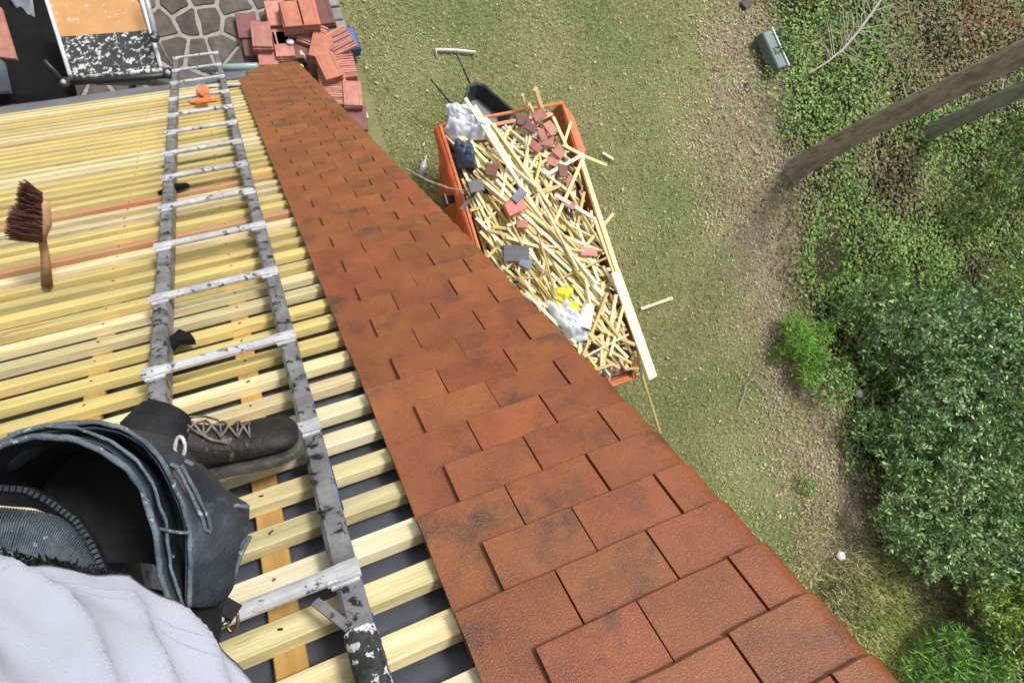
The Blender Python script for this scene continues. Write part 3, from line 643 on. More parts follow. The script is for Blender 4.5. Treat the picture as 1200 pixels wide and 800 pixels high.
for (px, py, h, rdeg, key, edge, words) in STK:
    p = gp(px, py, h); Rz = rad(-rdeg)
    if edge:
        for i in range(10):
            off = Vector((math.cos(Rz + math.pi / 2), math.sin(Rz + math.pi / 2), 0)) * ((i - 4.5) * .036)
            Mx = Matrix.Translation((p.x + off.x, p.y + off.y, GZ + .1 + TW / 2 * .98)) @ Matrix.Rotation(Rz + random.uniform(-.03, .03), 4, 'Z') @ Matrix.Rotation(rad(90) + random.uniform(-.05, .05), 4, 'X') @ Matrix.Rotation(rad(90), 4, 'Z')
            tag(link('old_tile', TM[key], None, Mx), 'old pink roof tile ' + words, 'roof tile', 'reclaimed tiles stacked on the patio')
    else:
        n = max(3, int((h - .08) / .034))
        for i in range(n):
            k2 = key if i > n - 3 else ('d' if key == 'd' else 'p')
            top = i == n - 1
            Mx = Matrix.Translation((p.x + random.uniform(-.012, .012), p.y + random.uniform(-.015, .015), GZ + .1 + .017 + .034 * i)) @ Matrix.Rotation(Rz + random.uniform(-.05, .05), 4, 'Z')
            tag(link('old_tile', TM[k2], None, Mx), ('topmost old roof tile ' if top else 'old roof tile ') + words, 'roof tile', 'reclaimed tiles stacked on the patio')
p = gp(340, 49, .36); b = blob((0, 0, 0), (.05, .045, .02), 3); tag(b.build('mortar_blob', M_white, smooth=True, world=Matrix.Translation(p)), 'white mortar blob on top of a tile stack', 'mortar')
# boards leaning by the stacks
def stick(a, c, wd, th, m, name, lab, cat, group=None):
    b = MB(); a = Vector(a); c = Vector(c); mid = (a + c) / 2; b.bar(a - mid, c - mid, wd, th, bev=th * .12)
    return tag(b.build(name, m, world=Matrix.Translation(mid)), lab, cat, group)
stick(gp(353, 62, .5), gp(364, 76, .15), .06, .03, M_wood_p, 'timber_offcut', 'pale timber offcut wedged between the tile stacks beside the roof verge', 'timber')
stick(gp(366, 62, .42), gp(372, 88, .12), .22, .03, M_oldtile_d, 'leaning_slab', 'mauve slab leaning against the tile stack by the verge', 'slab')
stick(gp(426, 127, .03), gp(430, 139, .03), .055, .03, M_white, 'white_offcut', 'short white plastic offcut on the lawn beside the darkest tile stack', 'offcut')
stick(gp(408, 36, .22), gp(417, 62, .22), .16, .22, M_blue, 'blue_box', 'blue plastic box lying on the lawn beside the tile stacks', 'box')
stick(gp(401, 36, .27), gp(410, 62, .27), .035, .05, M_white, 'white_rail', 'thin white rail lying along the left side of the blue box', 'rail')

# ------------------------------------------------------------------ the skip
SX0, SX1, SY0, SY1, SH = 2.46, 4.32, -.52, 3.68, 1.2
skip = thing('skip', 'orange steel skip heaped with scrap laths and rubble beside the house', 'skip', ((SX0 + SX1) / 2, (SY0 + SY1) / 2, GZ))
def skp(x, y, z): return Vector((x, y, GZ + z))
bx0, bx1 = SX0 + .01, SX1 - .22; ye0, ye1 = SY0 + .75, SY1 - .65
top = [skp(SX0, SY0, .95), skp(SX1, SY0, .95), skp(SX1, SY1, .95), skp(SX0, SY1, .95)]
bot = [skp(bx0, ye0, .08), skp(bx1, ye0, .08), skp(bx1, ye1, .08), skp(bx0, ye1, .08)]
b = MB(); t_ = .05
ti = [p + Vector((t_ if i in (0, 3) else -t_, t_ if i < 2 else -t_, 0)) for i, p in enumerate(top)]; bi = [p + Vector((t_ if i in (0, 3) else -t_, t_ if i < 2 else -t_, .05)) for i, p in enumerate(bot)]
b.add([*top, *bot], [(i, (i + 1) % 4, 4 + (i + 1) % 4, 4 + i)[::-1] for i in range(4)] + [(4, 5, 6, 7)[::-1]])
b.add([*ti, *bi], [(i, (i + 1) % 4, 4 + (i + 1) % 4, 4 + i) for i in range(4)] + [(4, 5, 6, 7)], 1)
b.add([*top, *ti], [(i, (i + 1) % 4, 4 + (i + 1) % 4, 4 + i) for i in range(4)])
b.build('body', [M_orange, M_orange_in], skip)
# raised side boards (left one bulged), lugs, ribs
b = MB()
for a, c in ((top[3], top[0]), ):
    for i in range(12):
        for j in range(5):
            p = lp(a, c, i / 11); b.v.append(tuple(p + Vector((-.05 * math.sin(j / 4 * 3.14) - .03 + noise.noise((i * .8, j, 2)) * .05, 0, .25 * j / 4 + .002))))
b.f = [(i * 5 + j, (i + 1) * 5 + j, (i + 1) * 5 + j + 1, i * 5 + j + 1) for i in range(11) for j in range(4)]; b.m = [0] * len(b.f)
o = b.build('side_panel', M_orange, skip, True); s = o.modifiers.new('s', 'SOLIDIFY'); s.thickness = .035
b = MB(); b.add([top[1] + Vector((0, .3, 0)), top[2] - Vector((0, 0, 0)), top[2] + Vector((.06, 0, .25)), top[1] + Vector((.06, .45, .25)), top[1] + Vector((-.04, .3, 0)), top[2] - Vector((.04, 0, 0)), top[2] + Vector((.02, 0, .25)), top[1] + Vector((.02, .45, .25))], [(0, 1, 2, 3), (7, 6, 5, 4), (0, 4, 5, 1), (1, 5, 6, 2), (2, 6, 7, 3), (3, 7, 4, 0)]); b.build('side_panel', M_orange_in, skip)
for P_, Q_, r in ((top[3] + Vector((0, 0, .26)), top[0] + Vector((0, .0, .25)), .035), (top[2] + Vector((.05, 0, .26)), top[1] + Vector((.05, .45, .26)), .030), (top[2] + Vector((.05, 0, .26)), top[3] + Vector((0, 0, .26)), .035), (top[1] + Vector((.05, .45, .26)), top[1] + Vector((-.1, .0, .02)), .03), (top[1] + Vector((-.1, 0, .02)), top[0] + Vector((.0, 0, .02)), .035)):
    b = MB(); b.tube([P_, lp(P_, Q_, .33) + Vector((random.uniform(-.015, .015), 0, 0)), lp(P_, Q_, .66) + Vector((random.uniform(-.015, .015), 0, 0)), Q_], r * .75, 8); b.build('rim', M_rust, skip, True)
b = MB(); e = top[2] + Vector((.05, 0, .26)); b.add([e, e + Vector((.12, -.22, -.02)), e + Vector((.14, -.75, -.02)), e + Vector((-.02, -1.0, .0)), e + Vector((0, 0, -.5)), e + Vector((.12, -.22, -.5)), e + Vector((.14, -.75, -.5)), e + Vector((-.02, -1.0, -.5))], [(3, 2, 1, 0), (0, 1, 5, 4), (1, 2, 6, 5), (2, 3, 7, 6)]); o = b.build('corner_plate', M_orange, skip); s = o.modifiers.new('s', 'SOLIDIFY'); s.thickness = .02
for x, sx in ((SX0, -1), (SX1, 1)):
    for y in (SY0 + .9, SY1 - .95):
        b = MB(); b.tube([skp(x + sx * .03, y, .88), skp(x + sx * .17, y, .88)], .06, 10); b.box((x + sx * .16, y, GZ + .88), (.03, .16, .16), bev=.004); b.build('lifting_lug', M_blackmetal, skip)
for i in range(6):
    for x, sx in ((SX0, -1), (SX1, 1)):
        y = SY0 + .4 + i * .65; b = MB(); b.bar(skp(x + sx * -.01, y, .93), skp(x - sx * .2, y, .15), .08, .06); b.build('rib', M_orange, skip)
# heap of rubble under the laths
b = MB(); nx_, ny_ = 26, 50
def heap(x, y):
    ex = min(x - SX0 + .05, SX1 + .2 - x) / .5; ey = min(y - SY0, SY1 - y) / .7; k = max(0, min(1, ex)) * .5 + max(0, min(1, ey)) * .5
    return GZ + .78 + .34 * k + noise.noise((x * 2.5, y * 2.5, 4)) * .10 + noise.noise((x * 8, y * 8, 1)) * .04
for j in range(ny_ + 1):
    for i in range(nx_ + 1):
        x = SX0 + .09 + (SX1 - SX0 - .18) * i / nx_; y = SY0 + .12 + (SY1 - SY0 - .2) * j / ny_; b.v.append((x, y, heap(x, y)))
b.f = [(j * (nx_ + 1) + i, j * (nx_ + 1) + i + 1, (j + 1) * (nx_ + 1) + i + 1, (j + 1) * (nx_ + 1) + i) for j in range(ny_) for i in range(nx_)]; b.m = [0] * len(b.f)
tag(b.build('rubble_heap', M_rubble, smooth=False), 'brown rubble and dust filling the orange skip under the laths', 'rubble', kind='stuff')
b = MB()
for i in range(900):
    x = random.uniform(SX0 + .15, SX1 - .15); y = random.uniform(SY0 + .2, SY1 - .2); s = random.uniform(.02, .07)
    b.box((0, 0, 0), (s * random.uniform(.8, 2), s, s * .5), Matrix.Translation((x, y, heap(x, y) + .02)) @ Euler((random.uniform(-1, 1), random.uniform(-1, 1), random.uniform(0, 6))).to_matrix().to_4x4(), random.choice((0, 0, 1, 2, 3, 4)))
tag(b.build('rubble_chips', [M_oldtile, M_rubble, M_wood_p, M_slate, M_sett]), 'small broken chips of tile, slate and wood strewn through the skip', 'rubble', kind='stuff')
LM = {}
def lath_mesh(L_, m):
    k = (round(L_, 1), m.name)
    if k not in LM: b = MB(); b.box((0, 0, 0), (round(L_, 1), .043, .024), bev=.003, taper=.999); LM[k] = b.mesh('lath', m)
    return LM[k]
M_lath = mat('old_sawn_lath', (0.82, 0.72, 0.40), .65, (0.72, 0.58, 0.24), 5, stretch=(.5, 5, 5), rnd=.2, spots=(0.40, 0.30, 0.16), sscale=6, sthr=.66)
M_lath_w = mat('bleached_lath', (0.88, 0.83, 0.62), .65, (0.80, 0.72, 0.46), 5, stretch=(.5, 5, 5), rnd=.08)
def lath(x, y, z, ang, L_, tilt=0, roll=0, m=None, lab=None):
    m = m or random.choice((M_lath, M_lath, M_lath_w, M_wood_y))
    Mx = Matrix.Translation((x, y, z)) @ Matrix.Rotation(ang, 4, 'Z') @ Matrix.Rotation(tilt, 4, 'Y') @ Matrix.Rotation(roll, 4, 'X')
    return tag(link('lath', lath_mesh(L_, m), None, Mx), lab or 'pale sawn lath in the crisscross heap filling the orange skip', 'lath', 'scrap laths heaped in the skip')
cnt = 0
for i in range(1200):
    if cnt >= 298: break
    L_ = random.choice((.4, .5, .6, .7, .8, .9, 1.0, 1.2, 1.4, 1.6)); t = random.random()
    ang = rad(-60 + random.gauss(0, 9)) if t < .5 else (rad(-82 + random.gauss(0, 10)) if t < .68 else (rad(60 + random.gauss(0, 12)) if t < .82 else rad(random.uniform(-35, 30))))
    x = random.uniform(SX0 + .1, SX1 - .1); y = random.uniform(SY0 + .1, SY1 - .1)
    dx, dy = math.cos(ang) * L_ / 2, math.sin(ang) * L_ / 2
    if not (SX0 + .02 < x - abs(dx) and x + abs(dx) < SX1 + .05 and SY0 + .08 < y - abs(dy) and y + abs(dy) < SY1 - .08): continue
    if x > 3.75 and y > 2.1 and random.random() < .85: continue          # pink tiles lie open there
    if y < .3 and random.random() < .45: continue
    h = max(heap(x, y), heap(x + dx * .8, y + dy * .8), heap(x - dx * .8, y - dy * .8)) + .02 + random.uniform(0, .24) * (1 - .4 * abs(x - 3.4))
    mm = random.choice((M_lath, M_lath, M_lath_w, M_lath_w, M_wood_y, M_wood_y)); ad = math.degrees(ang) % 180
    zn = ('far', 'upper middle', 'middle', 'lower middle', 'near')[min(4, int((SY1 - y) / (SY1 - SY0) * 5))]; zx = ('left side', 'centre', 'right side')[min(2, int((x - SX0) / (SX1 - SX0) * 3))]
    dr = 'crosswise' if ad < 30 or ad > 150 else ('slanting down left' if ad < 75 else ('lengthwise' if ad < 105 else 'slanting down right'))
    lath(x, y, h, ang, L_, random.uniform(-.07, .07), random.choice((0, 0, 1.57)) + random.uniform(-.2, .2), mm,
         ('short ' if L_ < .65 else 'medium ' if L_ < 1.1 else 'long ') + {'old_sawn_lath': 'pale yellow', 'bleached_lath': 'whitish', 'treated_pine': 'deep yellow'}[mm.name] + ' lath ' + dr + ', ' + zn + ' ' + zx + ' of the skip heap'); cnt += 1
def lath_px(a, c, ha, hc, m, lab, wd=.05, th=.026):
    return stick(gp(a[0], a[1], ha), gp(c[0], c[1], hc), wd, th, m, 'lath', lab, 'lath')
lath_px((545, 115), (668, 308), 1.50, 1.30, M_lath_w, 'long pale lath lying diagonally on the heap, one end over the white sheet')
lath_px((556, 124), (622, 228), 1.45, 1.28, M_lath_w, 'second long lath just right of the longest diagonal one in the skip')
lath_px((576, 145), (650, 262), 1.35, 1.30, M_lath, 'yellowish lath parallel to the long diagonal ones in the heap middle')
lath_px((612, 111), (619, 134), 1.5, 1.2, M_lath, 'short lath end poking out left above the far rim of the skip')
lath_px((627, 104), (637, 136), 1.6, 1.2, M_lath, 'thickest lath end poking out above the far rim of the skip', .075, .05)
lath_px((620, 122), (627, 136), 1.45, 1.2, M_lath, 'shortest lath end between two others above the far rim of the skip')
lath_px((648, 137), (664, 172), 1.32, 1.32, M_lath, 'lath along the right rim at the far corner of the skip')
lath_px((660, 170), (686, 184), 1.34, 1.34, M_lath, 'inner half of the snapped lath crossing the right rim of the skip')
lath_px((684, 183), (711, 194), 1.34, 1.26, M_lath, 'outer half of the snapped lath sticking out over the lawn')
lath_px((640, 205), (684, 181), 1.36, 1.38, M_lath_w, 'pale lath meeting the snapped lath at the right rim')
lath_px((684, 184), (645, 272), 1.40, 1.32, M_lath, 'lath slanting down left from the right rim of the skip')
lath_px((719, 250), (683, 292), 1.36, 1.3, M_lath, 'thin lath sticking out right over the rim halfway along the skip')
lath_px((650, 228), (706, 262), 1.40, 1.32, M_lath_w, 'whitest lath running down right across the heap')
lath_px((565, 215), (540, 246), 1.35, 1.3, M_slate, 'dark grey lath near the left side panel of the skip')
lath_px((706, 330), (705, 430), 1.34, 1.25, M_lath, 'lath lying straight along the near end of the skip by the bucket')
lath_px((722, 345), (706, 432), 1.36, 1.22, M_lath, 'lath slanting beside the near right rim of the skip')
lath_px((690, 380), (744, 404), 1.32, 1.32, M_wood_y, 'yellow lath crossing the near right rim of the skip')
lath_px((696, 255), (723, 328), 1.36, 1.40, M_lath, 'lath lying lengthwise along the right rim of the skip')
stick(gp(721, 318, 1.42), gp(765, 443, 1.15), .15, .035, M_lath_w, 'plank', 'broad white plank resting on the right rim of the skip and jutting over the lawn', 'plank')
stick(gp(682, 190, 1.36), gp(724, 320, 1.42), .07, .035, M_lath, 'plank', 'narrow long board along the right rim above the broad white plank', 'plank')
stick(gp(744, 412, 1.2), gp(774, 508, .1), .045, .025, M_wood_y, 'lath', 'long thin yellow lath leaning from the skip corner down to the lawn', 'lath')
stick(gp(751, 362, .05), gp(788, 349, .05), .05, .025, M_wood_p, 'lath', 'short lath lying alone on the lawn right of the white plank', 'lath')
stick(gp(706, 179, .05), gp(719, 187, .05), .045, .025, M_wood_p, 'lath', 'tiny lath offcut on the lawn by the far right corner of the skip', 'lath')
b = MB()
for i in range(620):
    x = random.uniform(SX0 + .12, SX1 - .04); y = random.uniform(SY0 + .15, SY1 - .15); L_ = random.uniform(.06, .34); a = random.gauss(-1.0, .8)
    b.box((0, 0, 0), (L_, random.uniform(.012, .05), random.uniform(.008, .022)), Matrix.Translation((x, y, heap(x, y) + random.uniform(.01, .13))) @ Matrix.Rotation(a, 4, 'Z') @ Euler((random.uniform(-.5, .5), random.uniform(-.35, .35), 0)).to_matrix().to_4x4(), random.choice((0, 0, 0, 1, 1, 2, 3, 4, 5)))
tag(b.build('wood_splinters', [M_lath, M_lath_w, M_wood_y, M_oldtile, M_handle, M_sheet]), 'broken wood splinters and scraps scattered through the skip heap', 'splinters', kind='stuff')
# other rubbish in the skip
def slabp(px, py, h, wpx, hpx, ang, m, name, lab, cat, th=.02, tilt=.15):
    p = gp(px, py, h + .10); s = 8.3 / FPX; b = MB(); b.box((0, 0, 0), (wpx * s, hpx * s, th), bev=th * .2, taper=.98)
    Mx = Matrix.Translation(p) @ Matrix.Rotation(rad(-ang), 4, 'Z') @ Euler((random.uniform(-tilt, tilt), random.uniform(-tilt, tilt), 0)).to_matrix().to_4x4()
    return tag(b.build(name, m, world=Mx), lab, cat)
slabp(608, 229, 1.44, 20, 11, -30, M_slate_b, 'slate', 'blue grey slate lying just above the red plastic piece', 'slate')
slabp(605, 297, 1.30, 34, 20, 15, M_slate, 'slate', 'largest dark slate in the heap near the left edge of the skip', 'slate')
slabp(558, 218, 1.36, 19, 15, 0, M_slate, 'slate', 'dark slate next to the left side panel of the skip', 'slate')
slabp(616, 308, 1.28, 16, 12, 40, M_slate_b, 'slate', 'small grey slate tucked right of the largest dark slate', 'slate')
slabp(604, 242, 1.40, 26, 17, -10, M_red, 'red_tray', 'bright red plastic piece in the middle of the heap', 'plastic piece', .035)
slabp(576, 199, 1.34, 15, 15, 25, M_oldtile_d, 'tile_piece', 'mauve broken tile between the laths left of the heap centre', 'tile piece')
TPL = ['broken pink tile ' + t for t in ('in the far row of the skip, leftmost by the lath ends', 'under the lath ends at the far rim of the skip', 'just below the far row of tiles in the skip', 'in the far right corner of the skip, upper one', 'in the middle of the pink tile patch in the skip', 'touching the snapped lath in the skip', 'at the left end of the pink tile patch in the skip', 'in the upper narrow gap by the right rim', 'in the lower narrow gap by the right rim', 'below the middle of the pink tile patch in the skip', 'standing steep in the middle of the pink tile patch', 'below the red plastic piece in the skip', 'between the largest slate and the white plank', 'showing by the broad white plank at the right rim', 'right of the blue grey slate in the skip')]
for i, (px, py, wq, hq, a) in enumerate(((613, 141, 20, 14, 10), (632, 135, 18, 12, -15), (622, 149, 16, 12, 40), (645, 150, 18, 14, 70), (640, 165, 22, 13, 15), (655, 178, 15, 15, 50), (628, 172, 16, 10, 60), (660, 200, 12, 18, 20), (668, 215, 10, 20, 15), (648, 190, 16, 10, 30), (636, 158, 14, 14, 80), (612, 262, 14, 12, 20), (640, 284, 14, 18, 5), (690, 295, 26, 12, 15), (668, 240, 13, 10, 45))):
    slabp(px, py, 1.24 + .02 * (i % 4), wq, hq, a, random.choice((M_oldtile, M_oldtile, M_oldtile_d)), 'tile_piece', TPL[i], 'tile piece', tilt=.3)['group'] = 'broken tiles in the skip'
def cloth(name, pix, h, m, lab, cat, amp=.12, n=22, base=.1, seed=1):
    """crumpled sheet filling a pixel polygon at height h"""
    P = [gp(x, y, h) for x, y in pix]; c = sum(P, Vector()) / len(P); b = MB(); k = len(P); rings = n
    out = []
    for i in range(k * 6):
        a = P[i // 6]; c2 = P[(i // 6 + 1) % k]; out.append(lp(a, c2, (i % 6) / 6))
    K = len(out)
    for r_ in range(rings + 1):
        t = r_ / rings
        for i, p in enumerate(out):
            q = lp(c, p, t) + Vector((0, 0, base * (1 - t ** 3))); f = noise.fractal(Vector((q.x * 5, q.y * 5, seed)), 1.0, 2.2, 4) * amp + abs(noise.noise((q.x * 9, q.y * 9, seed + 5))) * amp * .8
            b.v.append(tuple(q + Vector((noise.noise((q.x * 8, q.y * 8, 3 + seed)) * .04, noise.noise((q.x * 8, q.y * 8, 8 + seed)) * .04, f)) - c))
    b.f = [(r_ * K + i, (r_ + 1) * K + i, (r_ + 1) * K + (i + 1) % K, r_ * K + (i + 1) % K) for r_ in range(rings) for i in range(K)]; b.m = [0] * len(b.f)
    o = b.build(name, m, None, True, Matrix.Translation(c)); s = o.modifiers.new('s', 'SOLIDIFY'); s.thickness = .01
    return tag(o, lab, cat)
cloth('plastic_sheet', [(522, 124), (533, 120), (548, 126), (568, 136), (580, 150), (576, 164), (556, 166), (540, 162), (530, 165), (521, 152), (526, 140)], 1.22, M_sheet, 'crumpled white plastic sheet in the far left corner of the skip', 'plastic sheet', base=.18)
cloth('rubbish_bag', [(534, 165), (552, 165), (556, 180), (552, 198), (540, 196), (533, 182)], 1.26, M_bluebag, 'dark blue rubbish bag wedged inside the left panel of the skip', 'bag', base=.15, seed=4)
cloth('rubble_sack', [(637, 352), (655, 345), (672, 358), (680, 378), (688, 398), (668, 402), (650, 380)], 1.30, M_sheet, 'white rubble sack at the near end of the skip beside the roof', 'sack', base=.15, seed=7)
cloth('yellow_bag', [(650, 338), (662, 334), (670, 345), (660, 356), (650, 352)], 1.36, M_yel, 'yellow crumpled plastic at the near end of the skip', 'plastic', base=.06, n=10, seed=9)
cloth('yellow_wrapper', [(662, 356), (676, 354), (682, 366), (670, 374)], 1.36, M_yel, 'smaller yellow wrapper beside the white bucket in the skip', 'plastic', base=.06, n=10, seed=12)
b = MB()                                  # white bucket lying open
p0, p1 = gp(690, 357, 1.42), gp(683, 385, 1.40); ax = (p1 - p0).normalized()
for i in range(2):
    pass
u_ = ax.orthogonal().normalized(); q_ = ax.cross(u_); V = []
for (t, r_) in ((0, .085), (0, .0), (.0, .085), (1, .11), (1, .118), (.97, .118), (1, .105), (.05, .078)):
    for k in range(18): a = 2 * math.pi * k / 18; V.append(lp(p0, p1, t) + (u_ * math.cos(a) + q_ * math.sin(a)) * r_)
b.add(V, [(r_ * 18 + k, r_ * 18 + (k + 1) % 18, (r_ + 1) * 18 + (k + 1) % 18, (r_ + 1) * 18 + k) for r_ in (0, 2, 3, 4, 5, 6) for k in range(18)])
c_ = (p0 + p1) / 2; b.v = [tuple(Vector(v) - c_) for v in b.v]; tag(b.build('bucket', M_white, smooth=True, world=Matrix.Translation(c_)), 'white plastic bucket tipped on its side at the near end of the skip', 'bucket')

# ------------------------------------------------------------------ wheelbarrow behind the skip
wb = thing('wheelbarrow', 'black plastic tray wheelbarrow with thin handles parked behind the skip', 'wheelbarrow', gp(575, 122))
def tray(b):
    P = [gp(*q, .62) for q in ((545, 112), (548, 101), (558, 97), (568, 100), (602, 130), (600, 142), (586, 150), (552, 142))]
    c = sum(P, Vector()) / len(P); n = len(P); lv = [(1.0, 0), (.97, .012), (.93, 0), (.62, -.26), (.60, -.262)]
    for s_, dz in lv:
        for p in P: q = c + (p - c) * s_; b.v.append((q.x, q.y, q.z + dz))
    b.f = [(r_ * n + i, r_ * n + (i + 1) % n, (r_ + 1) * n + (i + 1) % n, (r_ + 1) * n + i) for r_ in range(4) for i in range(n)] + [tuple(range(4 * n, 5 * n))]; b.m = [0] * len(b.f)
b = MB(); tray(b); o = b.build('tray', M_barrow, wb); s = o.modifiers.new('s', 'SOLIDIFY'); s.thickness = .015; bv = o.modifiers.new('b', 'BEVEL'); bv.width = .02; bv.segments = 2
for a, c in (((535, 63), (552, 101)), ((505, 93), (526, 119))):
    b = MB(); b.tube([gp(a[0], a[1], .75), lp(gp(a[0], a[1], .75), gp(c[0], c[1], .5), .5), gp(c[0], c[1], .5), gp(c[0] + 25, c[1] + 22, .35)], .014, 8); b.build('handle', M_blackmetal, wb, True)
b = MB(); b.tube([gp(548, 112, .4), gp(546, 112, .02)], .014, 6); b.tube([gp(552, 132, .4), gp(550, 132, .02)], .014, 6); b.build('leg', M_blackmetal, wb)
wc = gp(600, 142, .18); b = MB(); b.tube([wc + Vector((math.cos(a) * .03 + math.cos(a) * .12, -.0, math.sin(a) * .15)) for a in [2 * math.pi * k / 14 for k in range(15)]], .035, 8, cap=False); b.build('wheel', M_rubber, wb, True)
b = MB(); hh = .08
b.tube([gp(512, 69, .02), gp(511, 58, hh), gp(535, 59, hh), gp(557, 61, hh), gp(554, 68, .02)], .022, 8)
c_ = gp(535, 60, .05); b.v = [tuple(Vector(v) - c_) for v in b.v]; tag(b.build('metal_bracket', M_white, smooth=True, world=Matrix.Translation(c_)), 'white tubular U shaped bracket lying on the grass by the wheelbarrow handles', 'bracket')
# small things on the grass
b = MB(); a_, c2 = gp(500, 182, .04), gp(493, 206, .04); m_ = (a_ + c2) / 2
b.tube([v - m_ for v in (a_, lp(a_, c2, .3), lp(a_, c2, .45), c2)], [.01, .02, .055, .045], 10); tag(b.build('plastic_bottle', M_alu, smooth=True, world=Matrix.Translation(m_)), 'small silvery bottle lying on the grass between the roof and the skip', 'bottle')
b = MB(); a_, c2 = gp(474, 197, 2.6), gp(548, 224, 1.3); m_ = (a_ + c2) / 2; b.tube([v - m_ for v in (a_, lp(a_, c2, .35) - Vector((0, 0, .12)), lp(a_, c2, .7) - Vector((0, 0, .12)), c2)], .012, 6); tag(b.build('rope', M_bark, world=Matrix.Translation(m_)), 'thin brown rope running from the verge to the left side of the skip', 'rope')
b = MB(); p = gp(904, 61, .22)
b.box((0, 0, 0), (.24, .78, .20), bev=.02, taper=.94); g_ = b.build('storage_box', M_grn, world=Matrix.Translation(p) @ Matrix.Rotation(rad(8), 4, 'Z'))
tag(g_, 'grey green plastic box standing at the left edge of the ivy', 'box')
b = MB(); b.bar((.13, -.39, .11), (.13, .39, .11), .03, .03, bev=.004); b.build('lid_edge', M_white, g_, world=PW[g_.name])
slabp(876, 2, -.04, 30, 16, -30, M_stone, 'stone_slab', 'grey stone slab lying at the top edge of the view beside the path', 'slab', .06, .02)
for px, py, r_, m, lab, cat in ((985, 651, .085, M_white, 'small round white stone at the edge of the lawn', 'stone'), (1006, 462, .085, M_sett, 'pale grey stone in the dark gap of the big shrub', 'stone')):
    b = blob((0, 0, 0), (r_, r_, r_ * .8), px, 3, .15); tag(b.build('pale_stone', m, smooth=True, world=Matrix.Translation(gp(px, py, .08))), lab, cat)
for px, py, R_, r_, m, lab in ((961, 493, .165, .011, M_litter, 'thin pale hoop lying on the leaf litter left of the big shrub'), (1002, 526, .075, .014, M_sheet, 'small grey blue ring lying beside the big shrub')):
    b = MB(); b.tube([Vector((math.cos(a) * R_, math.sin(a) * R_ * 1.1, .02 * math.sin(a))) for a in [2 * math.pi * k / 24 for k in range(25)]], r_, 6, cap=False); tag(b.build('hoop', m, smooth=True, world=Matrix.Translation(gp(px, py, .07))), lab, 'hoop')
b = MB(); pts = [gp(*q, .06) for q in ((866, 478), (872, 462), (873, 452), (882, 443), (892, 452), (900, 462))]; c_ = pts[2]; b.tube([p - c_ for p in pts], .010, 5); tag(b.build('twig', M_twig, world=Matrix.Translation(c_)), 'thin bent pale twig lying where the lawn meets the litter', 'twig')

# ------------------------------------------------------------------ trees and shrubs on the right
def trunk_tree(px, py, r0, m, lab, seed, lean=(0, 0)):
    base = gp(px, py, 0); rr = random.Random(seed)
    t = thing('pine_tree', lab, 'tree', base); b = MB(); n = 40; Hh = 13.5; N_ = 200
    for j in range(N_ + 1):
        z = Hh * (j / N_) ** 1.15; r = r0 * (1 + .55 * math.exp(-z / .18)) * (1 - .62 * z / Hh)
        cx = lean[0] * z + noise.noise((z * .35, seed, 0)) * .07 * min(1, z); cy = lean[1] * z + noise.noise((z * .35, seed, 9)) * .07 * min(1, z)
        for q in range(n):
            a = 2 * math.pi * q / n; rr_ = r * (1 + .12 * noise.noise((math.cos(a) * 3, math.sin(a) * 3, z * 1.2 + seed)) + .20 * noise.noise((math.cos(a) * 7, math.sin(a) * 7, z * 5)))
            b.v.append((cx + math.cos(a) * rr_, cy + math.sin(a) * rr_, z - .05))
    b.f = [(j * n + q, j * n + (q + 1) % n, (j + 1) * n + (q + 1) % n, (j + 1) * n + q) for j in range(N_) for q in range(n)]; b.m = [0] * len(b.f)
    b.build('trunk', m, t, True, Matrix.Translation(base))
    P = []
    for i in range(9):
        z = rr.uniform(9.5, 13.2); a = rr.uniform(-1.4, 1.4); L_ = rr.uniform(.8, 2.0) * (1.2 - (z - 7) / 9); s0 = Vector((lean[0] * z, lean[1] * z, z)); e = s0 + Vector((math.cos(a) * L_, math.sin(a) * L_, L_ * .2))
        b = MB(); b.tube([s0, s0.lerp(e, .5) + Vector((0, 0, .08)), e], [.05, .035, .01], 6); b.build('limb', m, t, True, Matrix.Translation(base))
        for k in range(150):
            f = rr.uniform(.25, 1.08); p = s0.lerp(e, f); P.append((base.x + p.x + rr.gauss(0, .22), base.y + p.y + rr.gauss(0, .22), base.z + p.z + rr.gauss(.05, .12)))
    for i in range(5):                     # short dead stubs lower down
        z = rr.uniform(.8, 3.5); a = rr.uniform(0, 6.28); s0 = Vector((lean[0] * z, lean[1] * z, z)); b = MB(); b.tube([s0, s0 + Vector((math.cos(a), math.sin(a), .2)) * rr.uniform(.25, .4)], [.022, .008], 6); b.build('dead_stub', M_twig, t, True, Matrix.Translation(base))
    P = np.array(P); leaves('crown', P, rng.uniform(.09, .2, len(P)), M_needle, parent=t, up=.4, asp=.16)
    return t
trunk_tree(930, 199, .185, M_bark, 'thick brown barked pine trunk rising from the edge of the ivy', 3)
trunk_tree(1078, 160, .15, M_bark_m, 'slimmer mossy grey green trunk standing behind the brown pine trunk', 8)

